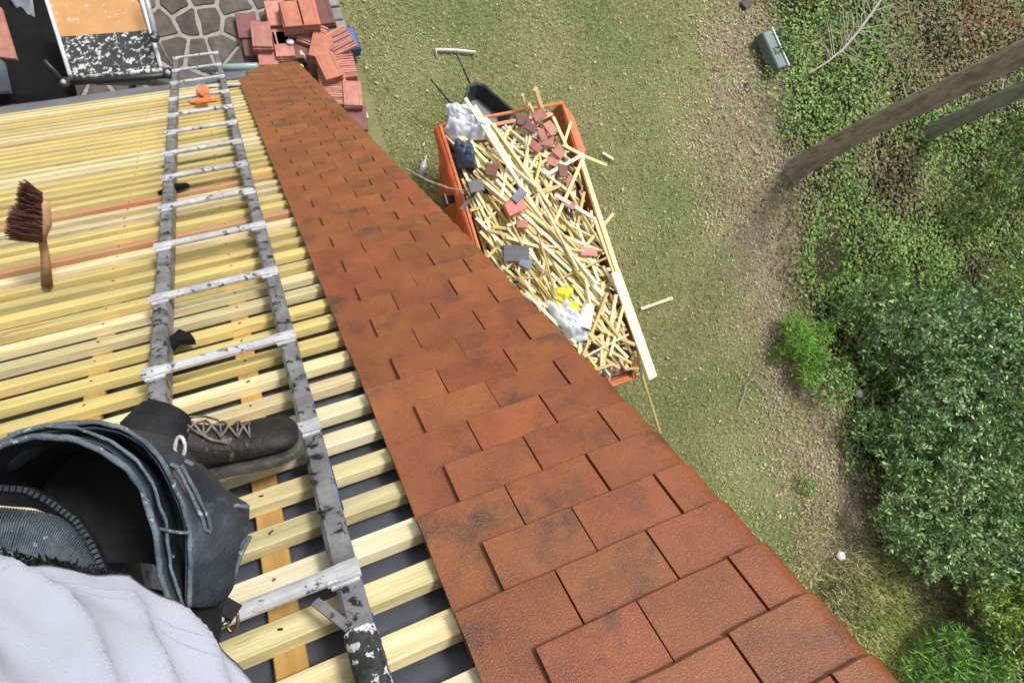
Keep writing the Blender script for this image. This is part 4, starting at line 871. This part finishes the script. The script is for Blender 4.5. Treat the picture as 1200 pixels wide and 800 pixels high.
def shrub(name, lab, clumps, m, leaf, nsprig, per=8, group=None, cat='shrub', stem=M_bark, spread=.35, asp=.42, up=.25, fill=True):
    """clumps: (px, py, height of centre, radius); leaves grow as rosettes on the shells of the clumps"""
    C0 = gp(clumps[0][0], clumps[0][1], clumps[0][2]); t = thing(name, lab, cat, (C0.x, C0.y, GZ), group)
    P, D, S, MI = [], [], [], []
    for (px, py, h, r) in clumps:
        c = np.array(gp(px, py, h)); n = int(nsprig * r * r)
        d = rng.normal(0, 1, (n, 3)); d[:, 2] = abs(d[:, 2]) * .9 - .25; d /= np.linalg.norm(d, axis=1, keepdims=True)
        wob = np.array([noise.noise(Vector(q) * 2.6 + Vector((px * .1, py * .1, 0))) for q in d]); rad_ = r * (.80 + .62 * wob + rng.normal(0, .07, n)) * np.where(rng.random(n) < .3, rng.uniform(.55, 1.12, n), 1)
        sp = c + d * rad_[:, None] * np.array([1, 1, .8])
        for k in range(per):
            th = 2 * np.pi * k / per + rng.uniform(0, 1, n); ax = np.cross(d, [0.3, .2, 1.0]); ax /= np.linalg.norm(ax, axis=1, keepdims=True) + 1e-9; bx = np.cross(d, ax)
            q = ax * np.cos(th)[:, None] + bx * np.sin(th)[:, None] + d * rng.uniform(.1, .9, n)[:, None] + rng.normal(0, .15, (n, 3))
            q /= np.linalg.norm(q, axis=1, keepdims=True); s = rng.uniform(.7, 1.25, n) * leaf
            P.append(sp + q * s[:, None] * .6 + d * rng.uniform(-.05, .05, n)[:, None]); D.append(q); S.append(s)
    P = np.concatenate(P); D = np.concatenate(D); S = np.concatenate(S); ok = P[:, 2] > GZ + .02; P, D, S = P[ok], D[ok], S[ok]
    mi = (rng.random(len(P)) < .35).astype(int) if isinstance(m, (list, tuple)) and len(m) > 1 else None
    leaves('foliage', P, S, m, parent=t, up=up, asp=asp, dirs=D, mi=mi)
    for (px, py, h, r) in clumps:
        c = gp(px, py, h); f = Vector((C0.x + (c.x - C0.x) * .5, C0.y + (c.y - C0.y) * .5, GZ)); b = MB()
        b.tube([f - Vector(f), Vector((c.x, c.y, c.z)) * .5 + Vector(f) * .5 + Vector((.05, .03, 0)) - f, c - f], [.03, .022, .008], 6)
        for k in range(5): e = (c - f) + Vector((random.uniform(-1, 1), random.uniform(-1, 1), random.uniform(-.2, .8))) * r * .75; b.tube([(c - f) * .8, e], [.012, .004], 5)
        b.build('stem', stem, t, True, Matrix.Translation(f))
    return t
shrub('laurel_shrub', 'broad grey green leafy shrub with a dark gap, right of the leaf litter path', [(1090, 400, 0.81, .95), (1030, 400, 0.56, .5), (1165, 440, 0.93, 1.0), (1140, 390, 0.81, .8), (1060, 372, 0.50, .55), (1100, 480, 0.93, .85), (1195, 390, 0.81, .8), (1020, 500, 0.43, .32), (1062, 505, 0.68, .5), (1160, 505, 0.99, .9)], [M_laurel, M_laurel2], .092, 820)
shrub('leafy_shrub', 'lighter green dense shrub below the dark gap beside the roof verge side of the path', [(1075, 545, 0.74, .72), (1060, 600, 0.68, .60), (1120, 575, 0.93, .9), (1180, 560, 1.05, 1.0), (1100, 638, 0.68, .60), (1165, 640, 0.87, .9), (1062, 632, 0.50, .38), (1215, 630, 0.99, .9)], [M_laurel2, M_laurel], .088, 860)
shrub('ivy_shrub', 'small grey leaved shrub at the upper edge of the big shrub', [(1020, 352, .6, .42), (1045, 335, .5, .4), (1000, 372, .4, .35)], [M_laurel2, M_ivy], .085, 620)
shrub('yellow_shrub', 'yellow green leafed shrub in the lower right corner', [(1165, 700, .9, .55), (1200, 715, 1.0, .6), (1190, 745, .9, .5)], [M_yelleaf, M_laurel2], .095, 620)
shrub('pale_shrub', 'pale leafed shrub at the right edge above the big shrub', [(1190, 335, .9, .62), (1215, 300, .9, .6)], [M_laurel2, M_yelleaf], .09, 480)
shrub('conifer_seedling', 'bright green feathery young conifer at the edge of the path', [(928, 380, .25, .20), (938, 398, .4, .24), (962, 392, .3, .15), (950, 418, .35, .24), (945, 436, .3, .20), (925, 405, .2, .14), (972, 380, .2, .10)], [M_fern], .13, 2000, per=4, asp=.14, up=.5)
shrub('light_green_plant', 'low light green plant just below the bright feathery conifer', [(960, 446, .25, .36), (985, 438, .3, .26)], [M_laurel2, M_fern], .085, 620)
shrub('small_weed', 'small green weed in a brown patch left of the feathery conifer', [(912, 413, .12, .17)], [M_fern, M_ivy], .07, 900)
shrub('green_weed', 'lone green weed in the leaf litter left of the lighter green shrub', [(945, 567, .1, .18)], [M_fern, M_straw], .07, 700)
shrub('fern_bush', 'deep green ferny bush at the bottom edge right of the straw grass', [(1110, 765, .5, .5), (1150, 785, .6, .55), (1080, 790, .4, .4), (1165, 760, .5, .4)], [M_fernd, M_fern], .17, 900, per=4, asp=.14, up=.4)
shrub('holly_sprout', 'dark leaved sprout by the box at the left edge of the ivy', [(917, 55, .2, .3)], [M_laurel, M_ivy], .09, 500)
shrub('bramble_bush', 'dark bramble clump at the right edge beside the mossy trunk', [(1180, 215, .5, .6), (1130, 250, .3, .5), (1200, 160, .5, .5)], [M_ivy, M_ivy2], .085, 520)
def tuft_patch(name, lab, cx, cy, rx, ry, n, hh, m):
    u = rng.normal(cx, rx, n); v = rng.normal(cy, ry, n); P = np.array([gp(a, b_, 0) for a, b_ in zip(u, v)]); h = rng.uniform(.4, 1, n) * hh; P[:, 2] = GZ + h * .45
    th = rng.uniform(0, 6.28, n); D = np.c_[np.cos(th) * .7, np.sin(th) * .7, rng.uniform(.3, 1.2, n)]
    leaves(name, P, h * 1.1, m, lab, 'grass', dirs=D, asp=.07, up=.5, mi=(rng.random(n) < .5).astype(int) if len(m) > 1 else None)
tuft_patch('dry_grass', 'straw coloured long grass beside the bottom of the roof verge', 1048, 730, 32, 44, 12000, .22, [M_straw, M_yelleaf])
tuft_patch('brown_grass', 'dull brown grass tuft next to the roof verge at lower right', 988, 695, 16, 22, 2600, .25, [M_ivy2, M_straw])
tuft_patch('withered_bracken', 'withered brown bracken above the ferny bush', 1115, 708, 28, 24, 4500, .22, [M_litter, M_ivy2])
tuft_patch('pale_dry_grass', 'thin pale dry grass along the edge of the leaf litter', 960, 640, 30, 30, 2600, .14, [M_straw, M_litter])
x, y = uni(26000, 8, 15, -12, -3); ok, u, v = in_view(x, y, m=80); ok &= (v > 560) & (x > pl_x(y, COVER_EDGE) - .2); x, y = x[ok], y[ok]
leaves('weedy_cover', np.c_[x, y, GZ + rng.uniform(.01, .12, len(x))], rng.uniform(.05, .11, len(x)), [M_ivy, M_litter, M_ivy2], 'low weeds and dead leaves below the shrubs in the lower right', 'ground cover', up=.6, mi=rng.integers(0, 3, len(x)))
# dead branch on the ivy
b = MB(); main = [gp(*q, .35) for q in ((948, 86), (968, 74), (988, 58), (1005, 38), (1022, 15), (1040, -12))]; c_ = main[0].copy()
b.tube([p - c_ for p in main], [.012, .02, .024, .026, .028, .03], 6)
for i in range(46):
    k = random.uniform(1.0, 4.9); p = main[int(k)].lerp(main[int(k) + 1], k % 1); d = (main[int(k) + 1] - main[int(k)]).normalized(); sd_ = Vector((-d.y, d.x, 0)) * random.choice((-1, 1))
    q = p + (d * random.uniform(-.2, .9) + sd_ * random.uniform(.2, 1) + Vector((0, 0, random.uniform(-.2, .3)))) * random.uniform(.2, .8); q2 = q + (d * .5 + sd_ * random.uniform(-.5, .8)) * random.uniform(.1, .4); b.tube([p - c_, q - c_, q2 - c_], [.010, .007, .003], 4)
tag(b.build('dead_branch', M_twig, world=Matrix.Translation(c_)), 'bare bleached branch with twigs lying on the ivy near the top', 'branch')

# ------------------------------------------------------------------ the roofer: shirt, tool pouch, leg and boot
M_skin = mat('skin', (0.50, 0.30, 0.22), .55, (0.44, 0.25, 0.18), 12, bump=.0006)
M_shirt = mat('pale_grey_cotton', (0.42, 0.44, 0.53), .9, (0.35, 0.37, 0.45), 3, bump=.0012, bscale=700, sheen=.2, spots=(0.25, 0.25, 0.28), sscale=7, sthr=.60, ssoft=.25)
M_trou = mat('dark_work_trousers', (0.011, 0.012, 0.015), .9, (0.028, 0.027, 0.030), 22, bump=.004, bscale=60, spec=.2)
M_denim = mat('waxed_dark_denim', (0.012, 0.021, 0.031), .6, (0.040, 0.056, 0.070), 12, bump=.002, bscale=200, spots=(0.12, 0.15, 0.17), sscale=22, sthr=.62, ssoft=.2, spec=.35)
M_denim2 = mat('worn_pouch_front', (0.014, 0.022, 0.031), .62, (0.055, 0.064, 0.078), 14, bump=.003, bscale=120, spots=(0.17, 0.19, 0.21), sscale=18, sthr=.60, ssoft=.25, spec=.35, stretch=(1, 1, .5))
M_hem = mat('worn_hem', (0.13, 0.165, 0.19), .75, (0.035, 0.052, 0.068), 30, bump=.002, bscale=260, spots=(0.34, 0.38, 0.40), sscale=60, sthr=.6)
M_inner = mat('striped_denim', (0.13, 0.17, 0.21), .8, (0.18, 0.23, 0.27), 4, bump=.002, bscale=300)
M_leather = mat('black_leather', (0.009, 0.0095, 0.011), .75, (0.018, 0.019, 0.021), 20, bump=.0015, bscale=120, spec=.25)
M_boot = mat('scuffed_black_boot', (0.007, 0.0065, 0.006), .65, (0.018, 0.016, 0.015), 22, bump=.004, bscale=60, spots=(0.19, 0.16, 0.13), sscale=24, sthr=.60, ssoft=.12)
M_lace = mat('dusty_lace', (0.26, 0.215, 0.19), .8, (0.05, 0.042, 0.038), 60)
M_brass = mat('dull_brass', (0.30, 0.22, 0.14), .4, metal=.9)
M_sole = mat('dusty_rubber_sole', (0.035, 0.032, 0.029), .85, (0.10, 0.092, 0.08), 30, bump=.003)

def skin_body(name, verts, edges, radii, root, m, parent, sub=2):
    me = bpy.data.meshes.new(name); me.from_pydata([tuple(v) for v in verts], edges, []); me.materials.append(m)
    o = link(name, me, parent); sk = o.modifiers.new('skin', 'SKIN'); sk.use_smooth_shade = True
    for i, sv in enumerate(me.skin_vertices[0].data): r = radii[i]; sv.radius = (r, r) if not isinstance(r, tuple) else r; sv.use_root = i == root
    ss = o.modifiers.new('sub', 'SUBSURF'); ss.levels = sub; ss.render_levels = sub
    return o
FC = Vector((.75, .66, 0)).normalized(); WC = Vector((.66, -.75, 0)).normalized()
per_ = thing('person', 'roofer crouching at lower left in a pale grey shirt and dark trousers', 'person', (-.5, .1, -.2))
hipc = Vector((-.50, .05, .12)); chest = hipc + Vector((-.05, -.03, .42)); neck = chest + Vector((-.0, .01, .14)); head = neck + FC * .05 + Vector((0, 0, .13))
shR = chest + WC * .17 + Vector((0, 0, .06)); shL = chest - WC * .17 + Vector((0, 0, .06))
hR = hipc + WC * .09; hL = hipc - WC * .09
kR = cp(112, 650, .95); aR = Vector((-.40, .33, -.22)); kL = Vector((-.52, .24, -.14)); aL = Vector((-.80, .10, -.22))
eR = shR + WC * .14 + Vector((-.05, -.05, .05)); eL = shL - WC * .06 + Vector((-.12, .02, -.2))
haR = eR + Vector((.08, .16, .17)); haL = eL + FC * .14 + Vector((-.06, 0, -.12))
V = [hipc, hipc.lerp(chest, .5), chest, neck, head, head + Vector((0, 0, .09)), shR, eR, haR, shL, eL, haL]
R_ = [(.14, .11), (.13, .10), (.15, .11), .055, .085, .07, .055, .042, .028, .055, .042, .028]
E_ = [(0, 1), (1, 2), (2, 3), (3, 4), (4, 5), (2, 6), (6, 7), (7, 8), (2, 9), (9, 10), (10, 11)]
for hi, src in ((8, haR - eR), (11, haL - eL)):      # palms with five fingers
    d = src.normalized(); sd_ = d.cross(Vector((0, 0, 1))).normalized(); pl = V[hi] + d * .06; V.append(pl); R_.append((.032, .018)); E_.append((hi, len(V) - 1)); pi_ = len(V) - 1
    for k in range(4):
        q = pl + sd_ * (-.027 + .018 * k) + d * .025; q1 = q + d * (.03 + .006 * (k in (1, 2))) - Vector((0, 0, .006)); q2 = q1 + d * .024 - Vector((0, 0, .016)); a0 = len(V); V += [q, q1, q2]; R_ += [.009, .0085, .007]; E_ += [(pi_, a0), (a0, a0 + 1), (a0 + 1, a0 + 2)]
    q = V[hi] + d * .03 + sd_ * .03; q1 = q + d * .03 + sd_ * .015; a0 = len(V); V += [q, q1]; R_ += [.011, .009]; E_ += [(hi, a0), (a0, a0 + 1)]
skin_body('body', V, E_, R_, 0, M_skin, per_)
b = MB()
for sd_, k in ((1, 0), (-1, 0)): b.v  # face details
hc = head + Vector((0, 0, .05))
fb = blob((0, 0, 0), (.018, .014, .028), 2, 2, .1); fb.v = [tuple(Vector(v) + hc + FC * .092 - Vector((0, 0, .01))) for v in fb.v]; fb.build('nose', M_skin, per_, True)
for s_ in (-1, 1):
    fb = blob((0, 0, 0), (.013, .013, .009), 3, 2, .02); fb.v = [tuple(Vector(v) + hc + FC * .080 + WC * .033 * s_ + Vector((0, 0, .012))) for v in fb.v]; fb.build('eye', M_white, per_, True)
    fb = blob((0, 0, 0), (.012, .02, .03), 3, 2, .1); fb.v = [tuple(Vector(v) + hc + WC * .088 * s_) for v in fb.v]; fb.build('ear', M_skin, per_, True)
b = MB(); b.tube([hc + FC * .084 - WC * .025 - Vector((0, 0, .045)), hc + FC * .090 - Vector((0, 0, .047)), hc + FC * .084 + WC * .025 - Vector((0, 0, .045))], [.003, .006, .003], 6); b.build('mouth', M_rag, per_, True)
fb = blob((0, 0, 0), (.098, .102, .085), 5, 3, .12, 4); fb.v = [tuple(Vector(v) + hc - FC * .018 + Vector((0, 0, .045))) for v in fb.v]; fb.build('hair', M_brown, per_, True)
# trousers as one continuous surface
TV = [hipc + Vector((0, 0, -.02)), hR, hR.lerp(kR, .5), kR, kR.lerp(aR, .5), aR + (kR - aR) * .08, hL, hL.lerp(kL, .5), kL, kL.lerp(aL, .5), aL]
skin_body('trousers', TV, [(0, 1), (1, 2), (2, 3), (3, 4), (4, 5), (0, 6), (6, 7), (7, 8), (8, 9), (9, 10)], [(.14, .11), .09, .08, .058, .052, .048, .09, .08, .06, .055, .05], 0, M_trou, per_)

def fold(p, s=1.0): return noise.noise(Vector((p.x * 7 + p.z * 6, p.y * 7 - p.z * 4, p.z * 3)) * s)
# shirt
b = MB(); NS, NR = 200, 120
for j in range(NR + 1):
    t = j / NR; z = .235 + .50 * t
    sh = -.17 * t ** 1.1; bul = 1 + .03 * math.sin(min(1, t * 4) * math.pi)
    c = Vector((-.43, .118, 0)) + FC * sh * 1.0 + Vector((0, 0, z)); a_ = (.218 - .01 * t) * bul; b_ = (.163 - .02 * t) * bul
    if t > .86: k = math.sqrt(max(0, 1 - ((t - .86) / .14) ** 2)) * .72 + .28; a_ *= k; b_ *= k
    for i in range(NS):
        th = 2 * math.pi * i / NS; d = WC * math.cos(th) * a_ + FC * math.sin(th) * b_
        p = c + d; nrm_ = d.normalized(); sag = math.sin(th * 1.0 + t * 9 + noise.noise((th, t * 3, 2)) * 2.2)
        w1 = noise.noise((th * .9, t * 9 + th * 1.3, 1.7)); w2 = noise.noise((th * 1.6, t * 20 + th * 3.0, 7.3)); w3 = noise.noise((th * 7, t * 26 + th * 5, 2.3))
        rid = (1 - abs(w1) * 3.0); rid = max(0, rid) ** 1.5
        p += nrm_ * (.016 * rid - .008 + .010 * w2 + .003 * w3 + .002 * sag); b.v.append(tuple(p))
for i in range(NS):                      # turned in hem
    p = Vector(b.v[i]); b.v.append(tuple(p.lerp(Vector((-.43, .118, .235)), .06) - Vector((0, 0, -.008))))
hb = (NR + 1) * NS
b.f = [(j * NS + i, j * NS + (i + 1) % NS, (j + 1) * NS + (i + 1) % NS, (j + 1) * NS + i) for j in range(NR) for i in range(NS)] + [(hb + i, hb + (i + 1) % NS, (i + 1) % NS, i) for i in range(NS)]; b.m = [0] * len(b.f)
b.build('shirt', M_shirt, per_, True)
for jj in (5, 7):                        # twin needle hem seam
    bb = MB(); bb.tube([Vector(b.v[jj * NS + i]) for i in range(0, NS, 2)] + [Vector(b.v[jj * NS])], .0007, 4, cap=False); bb.build('hem_seam', M_shirt, per_, True)
for s_, e_ in ((shR, eR), (shL, eL)):
    b = MB(); b.tube([s_ - (e_ - s_) * .5, s_, s_.lerp(e_, .5), s_.lerp(e_, .85)], [.075, .078, .072, .070], 16, cap=False); b.build('sleeve', M_shirt, per_, True)

# tool pouch
def pz(px, py, z): d = ray(px, py); return CAM + d * ((z - CAM.z) / d.z)
def resamp(P, n):
    P = [Vector(p) for p in P]; s = [0]
    for i in range(1, len(P)): s.append(s[-1] + (P[i] - P[i - 1]).length)
    A = np.array([tuple(p) for p in P]); u = np.linspace(0, s[-1], n * 4); q = np.c_[[np.interp(u, s, A[:, k]) for k in range(3)]].T
    for _ in range(6): q[1:-1] = (q[:-2] + q[1:-1] * 2 + q[2:]) / 4
    idx = np.linspace(0, len(q) - 1, n).astype(int); return [Vector(p) for p in q[idx]]
def loft(name, rows, m, parent, n=60, sub=6, wr=.0, th=.0, seed=0, fr=14):
    R = [resamp(r, n) for r in rows]; b = MB(); out = []
    for k in range(len(R) - 1):
        for s_ in range(sub): out.append([R[k][i].lerp(R[k + 1][i], s_ / sub) for i in range(n)])
    out.append(R[-1]); J = len(out)
    for _ in range(3):
        o2 = [out[0]] + [[(out[j - 1][i] + out[j][i] * 2 + out[j + 1][i]) / 4 for i in range(n)] for j in range(1, J - 1)] + [out[-1]]; out = o2
    for j, r in enumerate(out):
        for i, p in enumerate(r):
            e = min(1, j / 3, 1) * wr; q = noise.noise((p.x * fr, p.y * fr, p.z * fr + seed)) + .5 * noise.noise((p.x * fr * 2.2, p.y * fr * 2.2, p.z * fr + seed)); b.v.append(tuple(p + Vector((q, noise.noise((p.y * fr, p.x * fr, seed)), q)) * e))
    b.f = [(j * n + i, j * n + i + 1, (j + 1) * n + i + 1, (j + 1) * n + i) for j in range(J - 1) for i in range(n - 1)]; b.m = [0] * len(b.f)
    o = b.build(name, m, parent, True)
    if th: s = o.modifiers.new('s', 'SOLIDIFY'); s.thickness = th; s.offset = 0
    return o
pouch = thing('tool_pouch', 'dark blue waxed denim tool pouch with several open pockets hanging on the roofer', 'tool pouch', pz(110, 620, -.05))
OUTH = [(-90, 600), (-60, 560), (0, 519), (22, 506), (60, 498), (110, 494), (142, 500), (170, 516), (190, 540), (203, 565), (215, 592), (222, 620), (223, 656), (222, 710)]
INH = [(-70, 600), (-50, 560), (2, 521), (40, 511), (80, 512), (120, 528), (150, 550), (168, 576), (176, 604), (182, 620), (187, 670), (202, 716)]
FLAP = [(60, 500), (110, 496), (172, 512), (204, 532), (234, 548), (254, 562), (268, 577), (280, 590), (292, 597), (290, 612), (294, 626), (280, 652), (270, 692), (262, 705)]
o_r = [pz(x, y, .20) for x, y in OUTH]; i_r = [pz(x, y, .215) for x, y in INH]
def shift(P, d, z): c = Vector((-.42, .24, 0)); return [Vector((p.x + (c.x - p.x) * d, p.y + (c.y - p.y) * d, z)) for p in P]
fl = [pz(x, y, .12 if 2 < i < 12 else .15) for i, (x, y) in enumerate(FLAP)]
OUT2 = [pz(x, y, .20) for x, y in OUTH[4:]]
loft('front_flap', [OUT2, [a.lerp(c, .5) + Vector((0, 0, .012)) for a, c in zip(resamp(OUT2, 14), resamp(fl, 14))], fl, shift(fl, .06, .06)], M_denim2, pouch, wr=.007, th=.004, seed=3, fr=22)
loft('outer_pocket', [o_r, shift(o_r, .04, .12), shift(o_r, .10, -.02)], M_denim, pouch, wr=.006, th=.004)
loft('middle_lining', [shift(o_r, .03, .195), shift(o_r, .10, .13), shift(i_r, .0, .13), shift(i_r, -.015, .212)], M_denim, pouch, wr=.005, th=.002, seed=8)
loft('inner_wall', [i_r, shift(i_r, .05, .14), shift(i_r, .12, -.02)], M_leather, pouch, wr=.004, th=.003, seed=5)
def hem(P, r, name='hem'):
    b = MB(); Q = resamp(P, 90); Q = [p + Vector((noise.noise(p * 60), noise.noise(p * 50), 0)) * .0012 for p in Q]
    b.tube(Q, [r * (1 + .25 * noise.noise(p * 90)) for p in Q], 8); return b.build(name, M_hem, pouch, True)
hem(o_r, .0026); hem(i_r, .0032); hem([p + Vector((0, 0, -.004)) for p in shift(i_r, -.055, .205)][2:], .0018)
hem([pz(x, y, .125) for x, y in ((249, 697), (258, 675), (272, 650), (292, 628))], .0036)
hem([pz(x, y, .125) for x, y in ((263, 700), (272, 680), (282, 652), (294, 627))], .0026)
hem([pz(x, y, .135) for x, y in ((240, 612), (262, 602), (276, 592), (292, 594))], .0026)
hem([pz(x, y, .206) for x, y in ((181, 618), (200, 622), (221, 624))], .0018, 'seam'); hem([pz(x, y, .17) for x, y in ((190, 650), (205, 651))], .0018, 'seam')
for dx in (0, 7):                         # stitched red brown loop on the flap
    hem([pz(x + dx, y, .197 - .0016 * k) for k, (x, y) in enumerate(((205, 545), (215, 560), (226, 585), (236, 605), (241, 620)))], .0022, 'stitching')
b = MB(); P = [pz(208, 544, .188), pz(222, 558, .186), pz(240, 590, .178), pz(250, 616, .17), pz(240, 622, .172), pz(230, 600, .182), pz(218, 575, .187), pz(204, 553, .192)]
b.add([*[p + Vector((0, 0, .006)) for p in P], *[p + Vector((0, 0, .001)) for p in P]], [tuple(range(8)), tuple(range(8, 16))[::-1]] + [(i, i + 8, (i + 1) % 8 + 8, (i + 1) % 8) for i in range(8)])
b.build('leather_tab', mat('oxblood_leather', (0.050, 0.022, 0.022), .6, (0.07, 0.04, 0.035), 20), pouch)
for k, (x, y) in enumerate(((205, 545), (222, 541), (243, 620), (231, 622))):
    b = MB(); b.bar(pz(x - 5, y - 2, .20 - .004 * k), pz(x + 5, y + 3, .20 - .004 * k), .0035, .002); b.build('bar_tack', M_hem, pouch)
# dark lower leather panel, strap and ring
lo = [pz(x, y, .16) for x, y in ((172, 690), (222, 699), (262, 704))]; l2 = [pz(x, y, .15) for x, y in ((190, 738), (232, 745), (259, 742))]; l3 = [pz(x, y, .14) for x, y in ((215, 800), (236, 790), (250, 774))]
loft('leather_panel', [lo, l2, l3], M_leather, pouch, n=20, sub=6, wr=.003, th=.006)
b = MB(); b.bar(pz(262, 722, .13), pz(274, 704, .12), .022, .006); b.build('strap', M_leather, pouch)
b = MB(); rc = pz(272, 726, .115); b.tube([rc + (RT * math.cos(a) * .5 + DN * math.sin(a)) * .014 for a in [2 * math.pi * k / 16 for k in range(17)]], .0022, 6, cap=False); b.tube([pz(258, 733, .12), pz(270, 727, .115)], .003, 6); b.build('ring', M_brass, pouch, True)
b = MB(); rc = pz(211, 524, .10); b.tube([rc + (RT * math.cos(a) * .45 + DN * math.sin(a)) * .013 for a in [2 * math.pi * k / 16 for k in range(17)]], .0025, 6, cap=False); b.build('ring', M_alu, pouch, True)
# inside: dark bottom, striped denim bulge, zip teeth, black fringe
fl2 = [shift(i_r, d_, z_) for d_, z_ in ((.10, .02), (.5, .0), (.97, -.01))]
loft('pouch_bottom', fl2, M_leather, pouch, wr=.004)
bul = [[pz(x, y, .15) for x, y in ((-60, 590), (0, 594), (40, 598), (75, 606), (100, 624), (118, 655), (128, 700))], [pz(x, y, .185) for x, y in ((-60, 618), (0, 620), (30, 624), (60, 632), (80, 650), (98, 680), (108, 715))], [pz(x, y, .19) for x, y in ((-60, 660), (0, 655), (25, 660), (50, 670), (70, 685), (85, 700), (90, 740))]]
loft('denim_pocket', bul, M_inner, pouch, n=60, sub=8, wr=.004, seed=2)
b = MB()                                   # twill ribs of the denim pocket
Rr = [resamp(r, 80) for r in bul]
for i in range(1, 80):
    q = [Rr[0][i], Rr[0][i].lerp(Rr[1][i], .5) + Vector((0, 0, .008)), Rr[1][i] + Vector((0, 0, .003)), Rr[1][i].lerp(Rr[2][i], .6) + Vector((0, 0, .006))]
    b.tube(q, .0011, 4, cap=False)
tag(b.build('denim_rib', M_hem, pouch, True), kind='stuff')
zp = resamp([pz(x, y, .165) for x, y in ((-30, 568), (0, 571), (30, 573), (60, 588), (90, 610), (108, 638), (122, 668), (134, 700))], 34)
loft('zip_tape', [[p + Vector((0, .0, -.02)) for p in zp], [p + Vector((0, 0, .0)) for p in zp], [p + Vector((-.004, -.022, -.02)) for p in zp]], M_leather, pouch, n=34, sub=3, wr=0)
b = MB()
for i in range(1, 33): d = (zp[i + 1 if i < 33 else i] - zp[i - 1]).normalized(); b.bar(zp[i] - d * .0022 + Vector((0, 0, .002)), zp[i] + d * .0022 + Vector((0, 0, .002)), .006, .004, bev=.001)
tag(b.build('zip_teeth', M_denim2, pouch), kind='stuff')
b = MB()
for i in range(420):
    t = random.random(); x = -30 + 175 * t; y = 650 + 34 * t + random.uniform(-12, 10); p = pz(x, y, .20); b.tube([p, p + Vector((random.uniform(-.008, .008), random.uniform(-.008, .008), random.uniform(.0, .012)))], [.0016, .0005], 3, cap=False)
tag(b.build('fringe', M_leather, pouch), kind='stuff')

# boot: lofted sections from heel to toe along +X, resting on the battens
boot = thing('boot', 'scuffed black lace up work boot of the roofer resting on the battens against the ladder', 'boot', W(-.3, .5, -.03))
bootM = ROOFM @ Matrix.Translation((-.295, .452, .036)) @ Matrix.Rotation(rad(-6), 4, 'Z') @ Matrix.Translation((.015, 0, 0)) @ Matrix.Diagonal((.86, .92, .82, 1))
sec = [(-.155, .026, .02, .11), (-.148, .034, .0, .135), (-.12, .040, .0, .15), (-.08, .041, .0, .15), (-.04, .039, .0, .125), (0, .041, .0, .098), (.04, .046, .0, .084), (.08, .051, .0, .080), (.110, .050, .0, .074), (.130, .046, .0, .068), (.144, .036, .003, .056), (.151, .020, .01, .040)]
b = MB(); n = 20
for (x, hw, z0, z1) in sec:
    for q in range(n):
        a = 2 * math.pi * q / n; cx_, sx_ = math.cos(a), math.sin(a); k = abs(cx_) ** .8 * (1 if cx_ > 0 else -1)
        wd_ = hw * (1.0 if sx_ < 0 else 1 - .30 * sx_ * (1 if x < .04 else .6)); zz = z0 + .022 + (z1 - z0 - .022) * (.5 + .5 * (abs(sx_) ** .75 * (1 if sx_ > 0 else -1)))
        b.v.append((x, k * wd_ + .006 * math.sin(x * 9), zz + .002 * noise.noise((x * 50, k * 5, sx_ * 3))))
S_ = len(sec); b.f = [(j * n + q, (j + 1) * n + q, (j + 1) * n + (q + 1) % n, j * n + (q + 1) % n)[::-1] for j in range(S_ - 1) for q in range(n)] + [tuple(range(n)), tuple(range((S_ - 1) * n, S_ * n))[::-1]]; b.m = [0] * len(b.f)
o = b.build('upper', M_boot, boot, True, bootM); s = o.modifiers.new('s', 'SUBSURF'); s.levels = 1; s.render_levels = 2
b = MB(); ol = []
for (x, hw, _, _) in sec: ol.append((x * 1.02, hw * 1.03 + .006 * math.sin(x * 9)))
ol = ol + [(x * 1.02, -hw * 1.03 + .006 * math.sin(x * 9)) for (x, hw, _, _) in sec[::-1]]; m_ = len(ol)
for z, k in ((0, .97), (.005, 1), (.015, 1), (.02, .96)): b.v += [(x * k, y * k, z) for x, y in ol]
b.f = [(r_ * m_ + i, r_ * m_ + (i + 1) % m_, (r_ + 1) * m_ + (i + 1) % m_, (r_ + 1) * m_ + i)[::-1] for r_ in range(3) for i in range(m_)] + [tuple(range(m_)), tuple(range(3 * m_, 4 * m_))[::-1]]; b.m = [0] * len(b.f)
b.build('sole', M_sole, boot, False, bootM)
b = MB(); tp = []
for i, (x, z) in enumerate(((-.05, .136), (-.02, .118), (.01, .106), (.04, .094), (.062, .088))): tp.append((x, z))
for i in range(4):
    (x0, z0), (x1, z1) = tp[i], tp[i + 1]
    for s_ in (-1, 1): b.tube([(x0, -.024 * s_, z0 - .006), ((x0 + x1) / 2, 0, (z0 + z1) / 2 + .004), (x1, .024 * s_, z1 - .006)], .0026, 6)
for i in range(5): x, z = tp[i]; b.tube([(x, -.026, z - .008), (x, 0, z + .003), (x, .026, z - .008)], .0022, 6)
b.tube([(-.05, 0, .140), (-.045, .02, .135), (-.02, .034, .115), (0, .036, .095)], .0026, 6); b.tube([(-.05, 0, .140), (-.035, -.02, .132), (-.005, -.034, .106), (.02, -.036, .09)], .0026, 6)
tag(b.build('laces', M_lace, boot, True, bootM), kind='stuff')
b = MB(); b.tube([(-.125, 0, .10), (-.10, 0, .145), (-.09, 0, .165)], [.036, .036, .034], 18); b.build('collar', M_leather, boot, True, bootM)
an = bootM @ Vector((-.10, 0, .14)); cf = MB(); L8 = [an + (an - kR).normalized() * .03] + [an.lerp(kR, t) + Vector((noise.noise((t * 9, 1, 2)) * .01, noise.noise((t * 9, 5, 2)) * .01, 0)) for t in (.05, .12, .2, .3, .42, .55, .7, .85, 1)]
cf.tube(L8, [.044, .056, .047, .054, .045, .050, .044, .047, .048, .050], 20); cf.build('trouser_cuff', M_trou, per_, True)
